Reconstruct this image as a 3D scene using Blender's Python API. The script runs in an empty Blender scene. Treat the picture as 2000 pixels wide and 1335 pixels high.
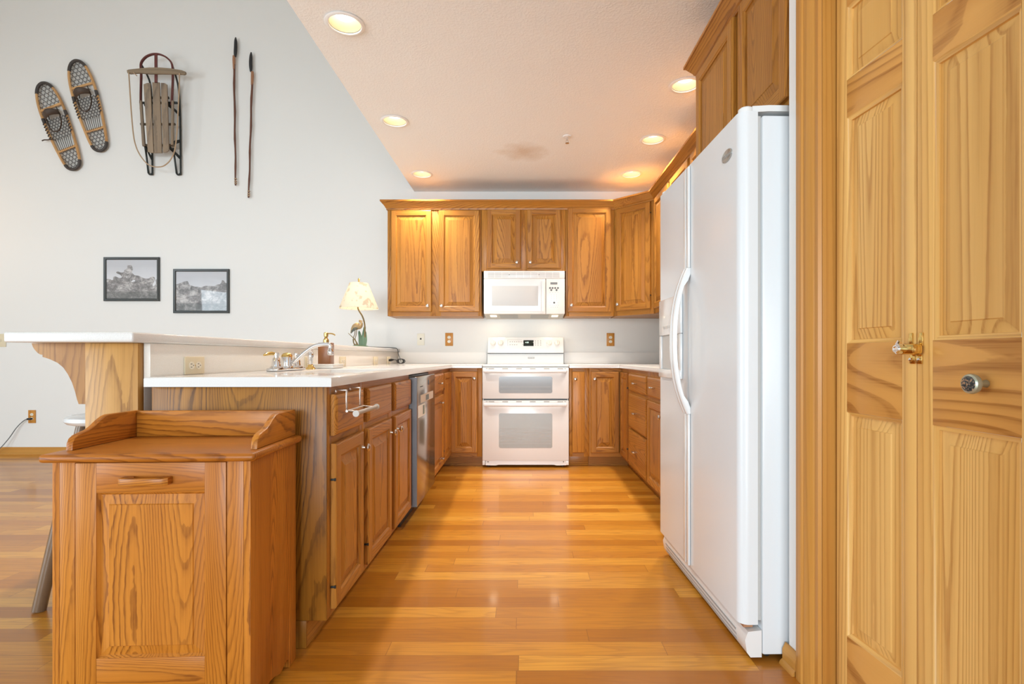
import bpy, bmesh, math, random
from mathutils import Vector, Matrix
random.seed(7)
PI = math.pi
scene = bpy.context.scene
COL = scene.collection

# ------------------------------------------------------------------ camera
F = 1020.0; CX = 1024.0; HY = 696.0; HC = 0.976
cam_data = bpy.data.cameras.new('camera')
cam = bpy.data.objects.new('camera', cam_data)
COL.objects.link(cam)
cam.location = (0, 0, HC)
cam.rotation_euler = (PI / 2, 0, 0)
cam_data.sensor_width = 36.0
cam_data.lens = 36.0 * F / 2000.0
cam_data.shift_x = -(CX - 1000.0) / 2000.0
cam_data.shift_y = (HY - 667.5) / 2000.0
cam_data.clip_start = 0.02
scene.camera = cam

# ------------------------------------------------------------------ view, world, large lights
scene.view_settings.view_transform = 'Standard'
scene.view_settings.look = 'None'
scene.view_settings.gamma = 1.0
scene.view_settings.use_curve_mapping = False
scene.view_settings.exposure = 0.31

world = bpy.data.worlds.new('daylight')
scene.world = world
world.use_nodes = True
wn = world.node_tree.nodes
wn['Background'].inputs['Color'].default_value = (0.78, 0.91, 1.0, 1)
wn['Background'].inputs['Strength'].default_value = 0.72


def area_light(name, loc, target, sx, sy, power, color):
    d = bpy.data.lights.new(name, 'AREA')
    d.shape = 'RECTANGLE'; d.size = sx; d.size_y = sy
    d.energy = power; d.color = color
    o = bpy.data.objects.new(name, d)
    COL.objects.link(o)
    o.location = loc
    o.rotation_euler = (Vector(target) - Vector(loc)).to_track_quat('-Z', 'Y').to_euler()
    return o


# daylight from the great-room windows behind the camera, then two added fill lights
area_light('great_room_window_light', (-3.4, -2.6, 1.3), (-2.2, 5.2, 1.1), 3.6, 2.2, 18, (0.76, 0.90, 1.0))
area_light('side_fill_light', (-5.7, -1.0, 1.2), (0.9, 2.4, 1.9), 2.6, 2.2, 122, (0.76, 0.90, 1.0))  # added side fill brightening the refrigerator front and closet door; no real door
area_light('rear_fill_light', (-0.8, -11.0, 1.6), (0.0, 5.0, 1.5), 5.0, 2.8, 760, (0.82, 0.93, 1.0))  # added fill far behind the room, lifts the range front; no real window


def point_light(name, loc, power, color, radius, parent=None):
    d = bpy.data.lights.new(name, 'POINT')
    d.energy = power; d.color = color; d.shadow_soft_size = radius
    o = bpy.data.objects.new(name, d)
    COL.objects.link(o); o.location = loc
    if parent: o.parent = parent
    return o


# the living-room lamp that stands just past the frame and warms that end of the wall
point_light('living_room_lamp_light', (-5.6, 4.35, 2.3), 4, (1.0, 0.62, 0.32), 0.25)

# ------------------------------------------------------------------ node helpers


class G:
    def __init__(self, name):
        self.mat = bpy.data.materials.new(name)
        self.mat.use_nodes = True
        self.nt = self.mat.node_tree
        self.bsdf = self.nt.nodes['Principled BSDF']
        self.out = self.nt.nodes['Material Output']

    def n(self, t, ins=None, **props):
        nd = self.nt.nodes.new(t)
        for k, v in props.items():
            setattr(nd, k, v)
        for k, v in (ins or {}).items():
            s = nd.inputs[k]
            if isinstance(v, bpy.types.NodeSocket):
                self.nt.links.new(v, s)
            else:
                s.default_value = v
        return nd

    def math(self, op, a, b=0.0, c=None):
        ins = {0: a, 1: b}
        if c is not None: ins[2] = c
        return self.n('ShaderNodeMath', ins, operation=op).outputs[0]

    def ramp(self, fac, stops, interp='LINEAR'):
        r = self.n('ShaderNodeValToRGB', {0: fac})
        el = r.color_ramp.elements
        r.color_ramp.interpolation = interp
        while len(el) < len(stops): el.new(0.5)
        for e, (p, c) in zip(el, stops):
            e.position = p
            e.color = (c, c, c, 1) if isinstance(c, (int, float)) else (c[0], c[1], c[2], 1)
        return r.outputs[0]

    def mix(self, fac, a, b, blend='MIX'):
        m = self.n('ShaderNodeMix', data_type='RGBA', blend_type=blend)
        for idx, v in ((0, fac), (6, a), (7, b)):
            if isinstance(v, bpy.types.NodeSocket): self.nt.links.new(v, m.inputs[idx])
            elif idx == 0: m.inputs[0].default_value = v
            else: m.inputs[idx].default_value = (v[0], v[1], v[2], 1)
        return m.outputs[2]

    def coords(self, rand=True, scale=(1, 1, 1)):
        tc = self.n('ShaderNodeTexCoord').outputs['Object']
        if rand:
            r = self.n('ShaderNodeObjectInfo').outputs['Random']
            cv = self.n('ShaderNodeCombineXYZ', {0: self.math('MULTIPLY', r, 37.0), 1: self.math('MULTIPLY', r, 91.0), 2: self.math('MULTIPLY', r, 53.0)}).outputs[0]
            tc = self.n('ShaderNodeVectorMath', {0: tc, 1: cv}, operation='ADD').outputs[0]
        return self.n('ShaderNodeVectorMath', {0: tc, 1: scale}, operation='MULTIPLY').outputs[0]

    def noise(self, vec, scale, detail=2.0, rough=0.5, dist=0.0):
        return self.n('ShaderNodeTexNoise', {'Vector': vec, 'Scale': scale, 'Detail': detail, 'Roughness': rough, 'Distortion': dist}).outputs['Fac']

    def bump(self, h, strength, dist=0.01):
        b = self.n('ShaderNodeBump', {'Height': h, 'Strength': strength, 'Distance': dist}).outputs[0]
        self.nt.links.new(b, self.bsdf.inputs['Normal'])

    def set(self, **kw):
        for k, v in kw.items():
            s = self.bsdf.inputs[k.replace('_', ' ')]
            if isinstance(v, bpy.types.NodeSocket): self.nt.links.new(v, s)
            elif isinstance(v, tuple) and len(v) == 3: s.default_value = (v[0], v[1], v[2], 1)
            else: s.default_value = v
        return self.mat


def plain(name, color, rough=0.5, metal=0.0, coat=0.0, var=0.0, bump=0.0, bscale=80):
    g = G(name)
    if var > 0:
        nz = g.noise(g.coords(True), 9.0, 3.0)
        c2 = tuple(max(0.0, c * (1 - var)) for c in color)
        g.set(Base_Color=g.mix(nz, c2, color))
    else:
        g.set(Base_Color=color)
    g.set(Roughness=rough, Metallic=metal, Coat_Weight=coat, Coat_Roughness=0.12)
    if bump > 0:
        g.bump(g.noise(g.coords(False), bscale, 2.0), bump, 0.002)
    return g.mat


def wood(name, axis, light, mid, dark, rings=34.0, nscale=4.6, along=0.055, pore=0.5, rough=0.38, coat=0.08, var=0.16, line=0.84, figure=0.8, jag=0.55):
    g = G(name)
    def sv(k):
        sc = [1.0, 1.0, 1.0]; sc[axis] = k
        return g.coords(True, tuple(sc))
    n1 = g.noise(sv(along), nscale, 1.0, 0.35, 0.1)
    wob = g.noise(sv(0.30), 55.0, 2.0, 0.55)
    ph = g.math('ADD', g.math('MULTIPLY', n1, rings), g.math('MULTIPLY', wob, jag))
    ring = g.math('FRACT', ph)
    late = g.ramp(ring, [(0.0, 0.10), (0.12, 0.0), (0.45, 0.12), (0.70, 0.45), (line, 1.0), (0.97, 0.75), (1.0, 0.10)])
    fine = g.noise(sv(0.02), 210.0, 2.0, 0.6)
    streak = g.ramp(fine, [(0.30, 1.0), (0.56, 0.0)])
    fade = g.ramp(g.noise(sv(along * 1.5), 5.0, 1.0), [(0.36, 0.62), (0.60, 1.0)])
    amt = g.math('MULTIPLY', g.math('MULTIPLY', late, g.math('ADD', 0.62, g.math('MULTIPLY', streak, 0.38))), g.math('MULTIPLY', fade, figure))
    tone = g.noise(sv(0.05), 9.0, 1.0)
    base = g.mix(g.ramp(tone, [(0.32, 0.0), (0.70, 0.8)]), light, mid)
    c = g.mix(g.math('MULTIPLY', streak, pore * 0.55), base, tuple(0.5 * a + 0.5 * b for a, b in zip(mid, dark)))
    c = g.mix(amt, c, dark)
    rnd = g.n('ShaderNodeObjectInfo').outputs['Random']
    val = g.math('ADD', g.math('MULTIPLY', rnd, var), 1.0 - var * 0.55)
    c = g.n('ShaderNodeHueSaturation', {'Color': c, 'Value': val, 'Saturation': 1.0, 'Hue': 0.5}).outputs[0]
    g.set(Base_Color=c, Roughness=rough, Coat_Weight=coat, Coat_Roughness=0.2, Specular_IOR_Level=0.25)
    g.bump(fine, 0.06, 0.002)
    return g.mat


OL, OM, OD = (0.49, 0.218, 0.037), (0.38, 0.145, 0.018), (0.135, 0.040, 0.004)
oak = {a: wood('honey_oak_' + 'xyz'[a], a, OL, OM, OD, rings=52, figure=0.85) for a in (0, 1, 2)}
OCH = ((0.52, 0.225, 0.038), (0.38, 0.138, 0.017), (0.155, 0.045, 0.005))
oakd = {a: wood('deep_oak_' + 'xyz'[a], a, *OCH, rings=64, figure=0.9) for a in (0, 1, 2)}
end_oak = wood('end_panel_oak', 2, (0.42, 0.180, 0.022), (0.27, 0.100, 0.009), (0.055, 0.016, 0.002), rings=66, nscale=3.2, along=0.16, pore=0.6, figure=1.0, line=0.78)
cart_oak = {a: wood('cart_oak_' + 'xyz'[a], a, (0.56, 0.208, 0.026), (0.42, 0.128, 0.011), (0.145, 0.034, 0.003), rings=84, nscale=4.2, along=0.085, figure=0.95, var=0.12, jag=0.8) for a in (0, 1, 2)}
pine = {a: wood('clear_pine_' + 'xyz'[a], a, (0.82, 0.51, 0.175), (0.71, 0.385, 0.098), (0.36, 0.130, 0.022), rings=34, nscale=6.0, along=0.012, pore=0.10, var=0.08, rough=0.36, coat=0.15, figure=0.75, jag=0.15) for a in (0, 1, 2)}
pine_rail = wood('figured_pine_rail', 0, (0.72, 0.385, 0.110), (0.60, 0.275, 0.062), (0.29, 0.100, 0.018), rings=16, nscale=4.0, along=0.22, pore=0.06, var=0.08, rough=0.36, coat=0.15, line=0.8, figure=0.9, jag=0.1)
trim_pine = {a: wood('stained_pine_trim_' + 'xyz'[a], a, (0.58, 0.285, 0.062), (0.48, 0.205, 0.038), (0.29, 0.098, 0.014), rings=12, nscale=8, along=0.02, pore=0.2, var=0.08, figure=0.5, jag=0.15) for a in (0, 1, 2)}
grey_wood = wood('weathered_board', 2, (0.34, 0.25, 0.17), (0.24, 0.18, 0.125), (0.10, 0.085, 0.075), rings=8, nscale=7, along=0.1, rough=0.75, coat=0.0)
grey_wood_x = wood('weathered_bar', 0, (0.34, 0.26, 0.17), (0.26, 0.19, 0.12), (0.13, 0.10, 0.075), rings=6, nscale=7, along=0.1, rough=0.75, coat=0.0)
ash = wood('bent_ash', 2, (0.62, 0.36, 0.155), (0.52, 0.28, 0.11), (0.33, 0.16, 0.06), rings=5, rough=0.45)
stool_wood = wood('stool_walnut_stain', 2, (0.19, 0.115, 0.065), (0.14, 0.08, 0.045), (0.07, 0.038, 0.02), rings=6, rough=0.3, coat=0.4)

wall_paint = plain('warm_white_paint', (0.765, 0.755, 0.725), 0.62, bump=0.05, bscale=220)
white_edge = plain('white_enamel_paint', (0.84, 0.84, 0.83), 0.5)
appl = plain('white_appliance', (0.79, 0.805, 0.805), 0.22, coat=0.4)
appl_tex = plain('white_fridge_skin', (0.745, 0.79, 0.82), 0.30, coat=0.25, bump=0.03, bscale=420)
appl_warm = plain('cream_white_enamel', (0.82, 0.815, 0.80), 0.22, coat=0.35)
mw_white = plain('microwave_white', (0.83, 0.815, 0.79), 0.3, coat=0.2)
grey_pl = plain('grey_plastic', (0.33, 0.32, 0.30), 0.45)
pale_grey = plain('pale_grey_plastic', (0.56, 0.56, 0.54), 0.4)
mark_grey = plain('grey_print', (0.40, 0.39, 0.37), 0.5)
faint = plain('faint_print', (0.62, 0.60, 0.57), 0.5)
black_pl = plain('black_plastic', (0.015, 0.015, 0.016), 0.4)
black_gl = plain('black_display_glass', (0.012, 0.018, 0.014), 0.08)
nickel = plain('brushed_nickel', (0.62, 0.58, 0.53), 0.26, 1.0)
chrome = plain('polished_chrome', (0.80, 0.81, 0.83), 0.06, 1.0)
brass = plain('polished_brass', (0.80, 0.57, 0.20), 0.16, 1.0)
brass_d = plain('brushed_brass', (0.55, 0.38, 0.14), 0.3, 1.0)
iron = plain('black_iron', (0.025, 0.028, 0.026), 0.5, 0.5)
steel_door = plain('dark_stainless', (0.36, 0.315, 0.27), 0.17, 1.0, bump=0.0)
steel_edge = plain('stainless_edge', (0.17, 0.17, 0.175), 0.4, 1.0)
ivory = plain('ivory_plastic', (0.70, 0.61, 0.43), 0.4)
ivory_l = plain('light_ivory_plastic', (0.78, 0.73, 0.60), 0.4)
slot_m = plain('dark_slot', (0.03, 0.025, 0.02), 0.6)
red_paint = plain('worn_red_paint', (0.155, 0.035, 0.028), 0.6, var=0.5)
rope_m = plain('tan_rope', (0.42, 0.29, 0.18), 0.8)
lacing = plain('dark_rawhide_lacing', (0.055, 0.046, 0.04), 0.6)
leather = plain('brown_leather', (0.075, 0.045, 0.028), 0.55, var=0.4)
wrap_m = plain('dark_leather_wrap', (0.05, 0.04, 0.035), 0.6)
bamboo = plain('dark_bamboo', (0.16, 0.055, 0.028), 0.4, var=0.5)
bronze = plain('aged_bronze', (0.20, 0.14, 0.06), 0.35, 0.7)
reed_g = plain('green_patina', (0.13, 0.21, 0.13), 0.5, 0.2, var=0.4)
bird_m = plain('painted_buff_feather', (0.46, 0.31, 0.15), 0.5, 0.2, var=0.4)
bird_d = plain('painted_grey_wing', (0.12, 0.13, 0.11), 0.5, 0.2, var=0.4)
brown_gl = plain('brown_marbled_ceramic', (0.34, 0.125, 0.034), 0.3, coat=0.2, var=0.6)
frame_m = plain('charcoal_frame', (0.055, 0.062, 0.062), 0.4)
ceramic = plain('white_ceramic', (0.82, 0.80, 0.76), 0.2, coat=0.3)
seat_m = plain('seat_window_sheen', (0.70, 0.70, 0.70), 0.2, coat=0.5)  # pale colour stands in for window sheen on a glossy wooden seat
cord_m = plain('dark_cord', (0.03, 0.03, 0.03), 0.5)
cord_g = plain('grey_cord', (0.14, 0.15, 0.15), 0.5)
clear_cord = plain('gold_cord', (0.62, 0.50, 0.28), 0.4)


def mk_quartz():
    g = G('white_quartz')
    v = g.coords(False)
    a = g.ramp(g.noise(v, 620, 1.0), [(0.36, 0.0), (0.60, 1.0)])
    b = g.ramp(g.noise(v, 60, 3.0), [(0.4, 0.0), (0.6, 1.0)])
    c = g.mix(a, (0.66, 0.645, 0.62), (0.745, 0.735, 0.715))
    c = g.mix(g.math('MULTIPLY', b, 0.25), c, (0.72, 0.70, 0.67))
    return g.set(Base_Color=c, Roughness=0.16, Coat_Weight=0.3, Coat_Roughness=0.08)


def mk_splash():
    g = G('cream_quartz_splash')
    v = g.coords(False)
    a = g.ramp(g.noise(v, 520, 1.0), [(0.40, 0.0), (0.62, 1.0)])
    c = g.mix(a, (0.80, 0.76, 0.69), (0.86, 0.83, 0.77))
    return g.set(Base_Color=c, Roughness=0.22, Coat_Weight=0.2, Coat_Roughness=0.1)


quartz = mk_quartz(); splash_m = mk_splash()
back_q = plain('honed_white_splash', (0.83, 0.81, 0.775), 0.5)


def mk_floor():
    g = G('oak_strip_floor')
    tc = g.n('ShaderNodeTexCoord').outputs['Object']
    s = g.n('ShaderNodeSeparateXYZ', {0: tc})
    x, y = s.outputs[0], s.outputs[1]
    yr = g.math('DIVIDE', g.math('ADD', y, 0.026), 0.0825)
    row = g.math('FLOOR', yr)
    fy = g.math('FRACT', yr)
    rn = g.n('ShaderNodeTexWhiteNoise', {'W': row}, noise_dimensions='1D').outputs['Value']
    xl = g.math('DIVIDE', g.math('ADD', x, g.math('MULTIPLY', rn, 7.3)), g.math('ADD', g.math('MULTIPLY', rn, 0.55), 0.75))
    colm = g.math('FLOOR', xl)
    fx = g.math('FRACT', xl)
    cell = g.n('ShaderNodeCombineXYZ', {0: colm, 1: row, 2: 0.0}).outputs[0]
    wnz = g.n('ShaderNodeTexWhiteNoise', {'Vector': cell}, noise_dimensions='3D').outputs['Value']
    base = g.ramp(wnz, [(0.0, (0.42, 0.150, 0.012)), (0.3, (0.57, 0.232, 0.021)), (0.62, (0.66, 0.295, 0.032)), (0.86, (0.74, 0.365, 0.052)), (1.0, (0.50, 0.182, 0.015))])
    off = g.math('MULTIPLY', wnz, 60.0)
    gv = g.n('ShaderNodeCombineXYZ', {0: g.math('ADD', g.math('MULTIPLY', x, 0.12), off), 1: g.math('ADD', y, off), 2: off}).outputs[0]
    n1 = g.noise(gv, 13.0, 1.5, 0.45, 0.2)
    ring = g.math('FRACT', g.math('MULTIPLY', n1, 9.0))
    rr = g.ramp(ring, [(0.0, 0.0), (0.55, 0.05), (0.88, 0.55), (1.0, 0.0)])
    c = g.mix(g.math('MULTIPLY', rr, 0.55), base, (0.33, 0.115, 0.018))
    fv = g.n('ShaderNodeCombineXYZ', {0: g.math('ADD', g.math('MULTIPLY', x, 0.03), off), 1: y, 2: off}).outputs[0]
    fine = g.noise(fv, 160.0, 2.0)
    c = g.mix(g.ramp(fine, [(0.32, 0.35), (0.55, 0.0)]), c, (0.30, 0.105, 0.018))
    gy = g.math('LESS_THAN', g.math('MINIMUM', fy, g.math('SUBTRACT', 1.0, fy)), 0.012)
    gx = g.math('LESS_THAN', g.math('MINIMUM', fx, g.math('SUBTRACT', 1.0, fx)), 0.0014)
    gap = g.math('MAXIMUM', gy, gx)
    c = g.mix(g.math('MULTIPLY', gap, 0.45), c, (0.16, 0.055, 0.012))
    g.set(Base_Color=c, Roughness=0.30, Coat_Weight=0.22, Coat_Roughness=0.10, Specular_IOR_Level=0.32)
    h = g.math('SUBTRACT', g.math('MULTIPLY', g.noise(tc, 3.0, 1.0), 0.6), g.math('MULTIPLY', gap, 0.4))
    g.bump(h, 0.05, 0.004)
    return g.mat


floor_m = mk_floor()


def mk_ceiling():
    g = G('orange_peel_ceiling')
    v = g.coords(False)
    base = (0.91, 0.93, 0.935)
    s = g.n('ShaderNodeVectorMath', {0: v, 1: (0.0, 4.22, 2.626)}, operation='SUBTRACT').outputs[0]
    s = g.n('ShaderNodeVectorMath', {0: s, 1: (3.0, 3.4, 1.0)}, operation='MULTIPLY').outputs[0]
    s = g.n('ShaderNodeVectorMath', {0: s}, operation='LENGTH').outputs['Value']
    wob = g.math('MULTIPLY', g.noise(v, 9.0, 3.0), 0.6)
    stain = g.ramp(g.math('ADD', s, wob), [(0.35, 0.55), (1.15, 0.0)])   # old tea-coloured stain in the plaster
    c = g.mix(stain, base, (0.58, 0.42, 0.25))
    g.set(Base_Color=c, Roughness=0.8)
    h = g.ramp(g.noise(v, 95.0, 2.0, 0.5), [(0.45, 0.0), (0.62, 1.0)])
    g.bump(h, 0.22, 0.004)
    return g.mat


ceil_m = mk_ceiling()


def emis(name, color, strength):
    g = G(name)
    g.set(Base_Color=color, Emission_Color=color, Emission_Strength=strength)
    return g.mat


lamp_glow = emis('bulb_glow', (1.0, 0.94, 0.84), 3.2)
mw_glow = emis('cooktop_bulb_glow', (1.0, 0.86, 0.62), 2.5)
reflector_m = plain('cream_reflector', (0.74, 0.61, 0.40), 0.45)
display_glow = emis('display_digits', (0.65, 0.85, 0.75), 0.9)


def mk_shade():
    g = G('parchment_shade')
    tc = g.n('ShaderNodeTexCoord').outputs['Object']
    nz = g.noise(tc, 22.0, 3.0)
    c = g.mix(g.ramp(nz, [(0.56, 0.0), (0.63, 0.7)]), (0.78, 0.74, 0.65), (0.50, 0.43, 0.33))
    d = g.n('ShaderNodeBsdfDiffuse', {'Color': c}).outputs[0]
    t = g.n('ShaderNodeBsdfTranslucent', {'Color': c}).outputs[0]
    m = g.n('ShaderNodeMixShader', {0: 0.5, 1: d, 2: t}).outputs[0]
    g.nt.links.new(m, g.out.inputs['Surface'])
    return g.mat


shade_m = mk_shade()


def mk_window_glass(name, tint, rough):
    g = G(name)
    v = g.coords(False)
    n = g.noise(v, 3.0, 1.0)
    g.set(Base_Color=g.mix(n, tint, tuple(t * 0.75 for t in tint)), Roughness=rough, Specular_IOR_Level=0.5, Coat_Weight=0.25, Coat_Roughness=0.08)
    return g.mat


oven_glass = mk_window_glass('oven_window_glass', (0.26, 0.25, 0.24), 0.12)
oven_glass_low = mk_window_glass('lower_oven_window_glass', (0.30, 0.265, 0.21), 0.12)
mw_glass = plain('microwave_window', (0.60, 0.60, 0.585), 0.5)


def mk_art(name, seed, slope):
    g = G(name)
    tc = g.n('ShaderNodeTexCoord').outputs['Generated']
    s = g.n('ShaderNodeSeparateXYZ', {0: tc})
    x, z = s.outputs[0], s.outputs[2]
    v = g.n('ShaderNodeVectorMath', {0: tc, 1: (seed, seed * 2, seed)}, operation='ADD').outputs[0]
    big = g.noise(v, 2.3, 2.0)
    det = g.noise(v, 8.0, 6.0, 0.75, 0.6)
    ridge = g.math('ADD', g.math('ADD', -0.25, g.math('MULTIPLY', big, 1.9)), g.math('MULTIPLY', x, slope))
    sky = g.math('GREATER_THAN', z, ridge)
    rock = g.ramp(det, [(0.30, (0.06, 0.06, 0.06)), (0.50, (0.24, 0.23, 0.23)), (0.66, (0.58, 0.56, 0.55))])
    skyc = g.ramp(g.math('ADD', z, g.math('MULTIPLY', big, 0.3)), [(0.4, (0.72, 0.73, 0.76)), (1.2, (0.50, 0.51, 0.54))])  # sky of the print, kept pale to carry the window reflection on the glass
    low = g.math('LESS_THAN', z, g.math('ADD', 0.10, g.math('MULTIPLY', det, 0.16)))
    c = g.mix(sky, rock, skyc)
    c = g.mix(g.math('MULTIPLY', low, 0.55), c, (0.10, 0.11, 0.105))
    g.set(Base_Color=c, Roughness=0.5, Coat_Weight=1.0, Coat_Roughness=0.02)
    return g.mat


# ------------------------------------------------------------------ mesh helpers


class MB:
    def __init__(self):
        self.bm = bmesh.new()

    def box(self, lo, hi, m=0, bev=0.0, seg=2):
        b = self.bm
        (x0, y0, z0), (x1, y1, z1) = lo, hi
        vs = [b.verts.new(p) for p in ((x0, y0, z0), (x1, y0, z0), (x1, y1, z0), (x0, y1, z0), (x0, y0, z1), (x1, y0, z1), (x1, y1, z1), (x0, y1, z1))]
        fs = [b.faces.new([vs[i] for i in q]) for q in ((0, 3, 2, 1), (4, 5, 6, 7), (0, 1, 5, 4), (1, 2, 6, 5), (2, 3, 7, 6), (3, 0, 4, 7))]
        for f in fs: f.material_index = m
        if bev > 0:
            bev = min(bev, 0.45 * min(abs(x1 - x0), abs(y1 - y0), abs(z1 - z0)))
            es = list({e for f in fs for e in f.edges})
            r = bmesh.ops.bevel(b, geom=es, offset=bev, segments=seg, profile=0.5, affect='EDGES')
            for f in r['faces']: f.material_index = m
        return self

    def face(self, pts, m=0):
        f = self.bm.faces.new([self.bm.verts.new(p) for p in pts]); f.material_index = m
        return self

    def prism(self, poly, axis, a0, a1, m=0, bev=0.0):
        """poly: 2-D outline; axis 0: (y,z), axis 1: (x,z), axis 2: (x,y)"""
        def P(p, a):
            return (a, p[0], p[1]) if axis == 0 else ((p[0], a, p[1]) if axis == 1 else (p[0], p[1], a))
        b = self.bm
        A = [b.verts.new(P(p, a0)) for p in poly]
        B = [b.verts.new(P(p, a1)) for p in poly]
        n = len(poly)
        fs = [b.faces.new(A), b.faces.new(B[::-1])]
        for i in range(n):
            fs.append(b.faces.new([A[i], B[i], B[(i + 1) % n], A[(i + 1) % n]]))
        bmesh.ops.recalc_face_normals(b, faces=fs)
        for f in fs: f.material_index = m
        if bev > 0:
            es = list({e for f in fs[:2] for e in f.edges})
            r = bmesh.ops.bevel(b, geom=es, offset=bev, segments=2, profile=0.5, affect='EDGES')
            for f in r['faces']: f.material_index = m
        return self

    def lathe(self, prof, c=(0, 0, 0), axis='z', seg=24, m=0, sx=1.0, sy=1.0):
        b = self.bm; rings = []
        for r, h in prof:
            ring = []
            cnt = 1 if r < 1e-6 else seg
            for i in range(cnt):
                a = 2 * PI * i / seg
                u, v = r * math.cos(a) * sx, r * math.sin(a) * sy
                p = {'z': (u, v, h), 'y': (u, h, v), '-y': (u, -h, v), 'x': (h, u, v), '-x': (-h, u, v)}[axis]
                ring.append(b.verts.new((p[0] + c[0], p[1] + c[1], p[2] + c[2])))
            rings.append(ring)
        fs = []
        for A, B in zip(rings, rings[1:]):
            for i in range(seg):
                j = (i + 1) % seg
                if len(A) == 1 and len(B) == 1: continue
                if len(A) == 1: q = [A[0], B[j], B[i]]
                elif len(B) == 1: q = [A[i], A[j], B[0]]
                else: q = [A[i], A[j], B[j], B[i]]
                fs.append(b.faces.new(q))
        for f in fs: f.material_index = m
        bmesh.ops.recalc_face_normals(b, faces=fs)
        return self

    def tube(self, pts, r, seg=8, m=0, closed=False, flat=1.0, up=None):
        """r: radius or list; flat<1 squashes the section along its second axis"""
        b = self.bm
        pts = [Vector(p) for p in pts]
        n = len(pts)
        rs = r if isinstance(r, (list, tuple)) else [r] * n
        rings = []; prev = None
        for i, p in enumerate(pts):
            if closed: t = pts[(i + 1) % n] - pts[(i - 1) % n]
            else: t = (pts[min(i + 1, n - 1)] - pts[max(i - 1, 0)])
            t.normalize()
            if prev is None:
                u0 = Vector(up) if up else Vector((0, 0, 1))
                if abs(t.dot(u0)) > 0.95: u0 = Vector((0, 1, 0)) if not up else Vector((1, 0, 0))
                a = (u0 - t * t.dot(u0)).normalized()
            else:
                a = (prev - t * t.dot(prev)).normalized()
            prev = a
            c = t.cross(a)
            rings.append([b.verts.new(p + (a * math.cos(2 * PI * k / seg) + c * (math.sin(2 * PI * k / seg) * flat)) * rs[i]) for k in range(seg)])
        fs = []
        rng = range(n) if closed else range(n - 1)
        for i in rng:
            A, B = rings[i], rings[(i + 1) % n]
            for k in range(seg):
                l = (k + 1) % seg
                fs.append(b.faces.new([A[k], A[l], B[l], B[k]]))
        if not closed:
            fs.append(b.faces.new(rings[0][::-1])); fs.append(b.faces.new(rings[-1]))
        for f in fs: f.material_index = m
        bmesh.ops.recalc_face_normals(b, faces=fs)
        return self

    def cells(self, xs, ys, mask, z0, z1, m=0, bev=0.0):
        """slab made of the cells of a grid; mask[j][i] true where it is solid"""
        b = self.bm; V = {}
        def v(i, j, k):
            if (i, j, k) not in V: V[(i, j, k)] = b.verts.new((xs[i], ys[j], (z0, z1)[k]))
            return V[(i, j, k)]
        solid = lambda i, j: 0 <= j < len(mask) and 0 <= i < len(mask[0]) and mask[j][i]
        fs = []; es = []
        for j in range(len(mask)):
            for i in range(len(mask[0])):
                if not solid(i, j): continue
                fs.append(b.faces.new([v(i, j, 1), v(i + 1, j, 1), v(i + 1, j + 1, 1), v(i, j + 1, 1)]))
                fs.append(b.faces.new([v(i, j, 0), v(i, j + 1, 0), v(i + 1, j + 1, 0), v(i + 1, j, 0)]))
                for (di, dj, p, q) in ((0, -1, (i, j), (i + 1, j)), (1, 0, (i + 1, j), (i + 1, j + 1)), (0, 1, (i + 1, j + 1), (i, j + 1)), (-1, 0, (i, j + 1), (i, j))):
                    if not solid(i + di, j + dj):
                        fs.append(b.faces.new([v(*p, 0), v(*q, 0), v(*q, 1), v(*p, 1)]))
                        es.append((v(*p, 1), v(*q, 1)))
        for f in fs: f.material_index = m
        if bev > 0:
            ed = [b.edges.get(e) for e in es]
            bmesh.ops.bevel(b, geom=[e for e in ed if e], offset=bev, segments=3, profile=0.5, affect='EDGES')
        return self

    def build(self, name, mats, parent=None, loc=(0, 0, 0), rz=0.0, angle=35):
        if not isinstance(mats, (list, tuple)): mats = [mats]
        me = bpy.data.meshes.new(name)
        self.bm.to_mesh(me); self.bm.free()
        for mt in mats: me.materials.append(mt)
        me.polygons.foreach_set('use_smooth', [True] * len(me.polygons))
        me.set_sharp_from_angle(angle=math.radians(angle))
        o = bpy.data.objects.new(name, me)
        COL.objects.link(o)
        o.location = loc; o.rotation_euler = (0, 0, rz)
        if parent: o.parent = parent
        return o


def tag(o, label, cat, group=None):
    o['label'] = label; o['category'] = cat
    if group: o['group'] = group
    return o


def thing(name, label, cat, loc=(0, 0, 0), rz=0.0, group=None):
    o = bpy.data.objects.new(name, None)
    COL.objects.link(o)
    o.location = loc; o.rotation_euler = (0, 0, rz)
    o.empty_display_size = 0.1
    return tag(o, label, cat, group)


def struct(o):
    o['kind'] = 'structure'
    return o


def text(parent, name, s, size, mat, loc, rot, depth=0.0004):
    c = bpy.data.curves.new(name, 'FONT')
    c.body = s; c.size = size; c.extrude = depth; c.align_x = 'CENTER'; c.align_y = 'CENTER'
    t = bpy.data.objects.new(name + '_src', c)
    me = bpy.data.meshes.new_from_object(t)
    bpy.data.objects.remove(t); bpy.data.curves.remove(c)
    me.name = name
    me.materials.clear(); me.materials.append(mat)
    o = bpy.data.objects.new(name, me)
    COL.objects.link(o)
    o.parent = parent; o.location = loc; o.rotation_euler = rot
    return o


def wp(px, py, Y):
    """a point of the place at depth Y, from where it shows in the 2000x1335 photograph"""
    return ((px - CX) * Y / F, Y, HC - (py - HY) * Y / F)


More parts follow.
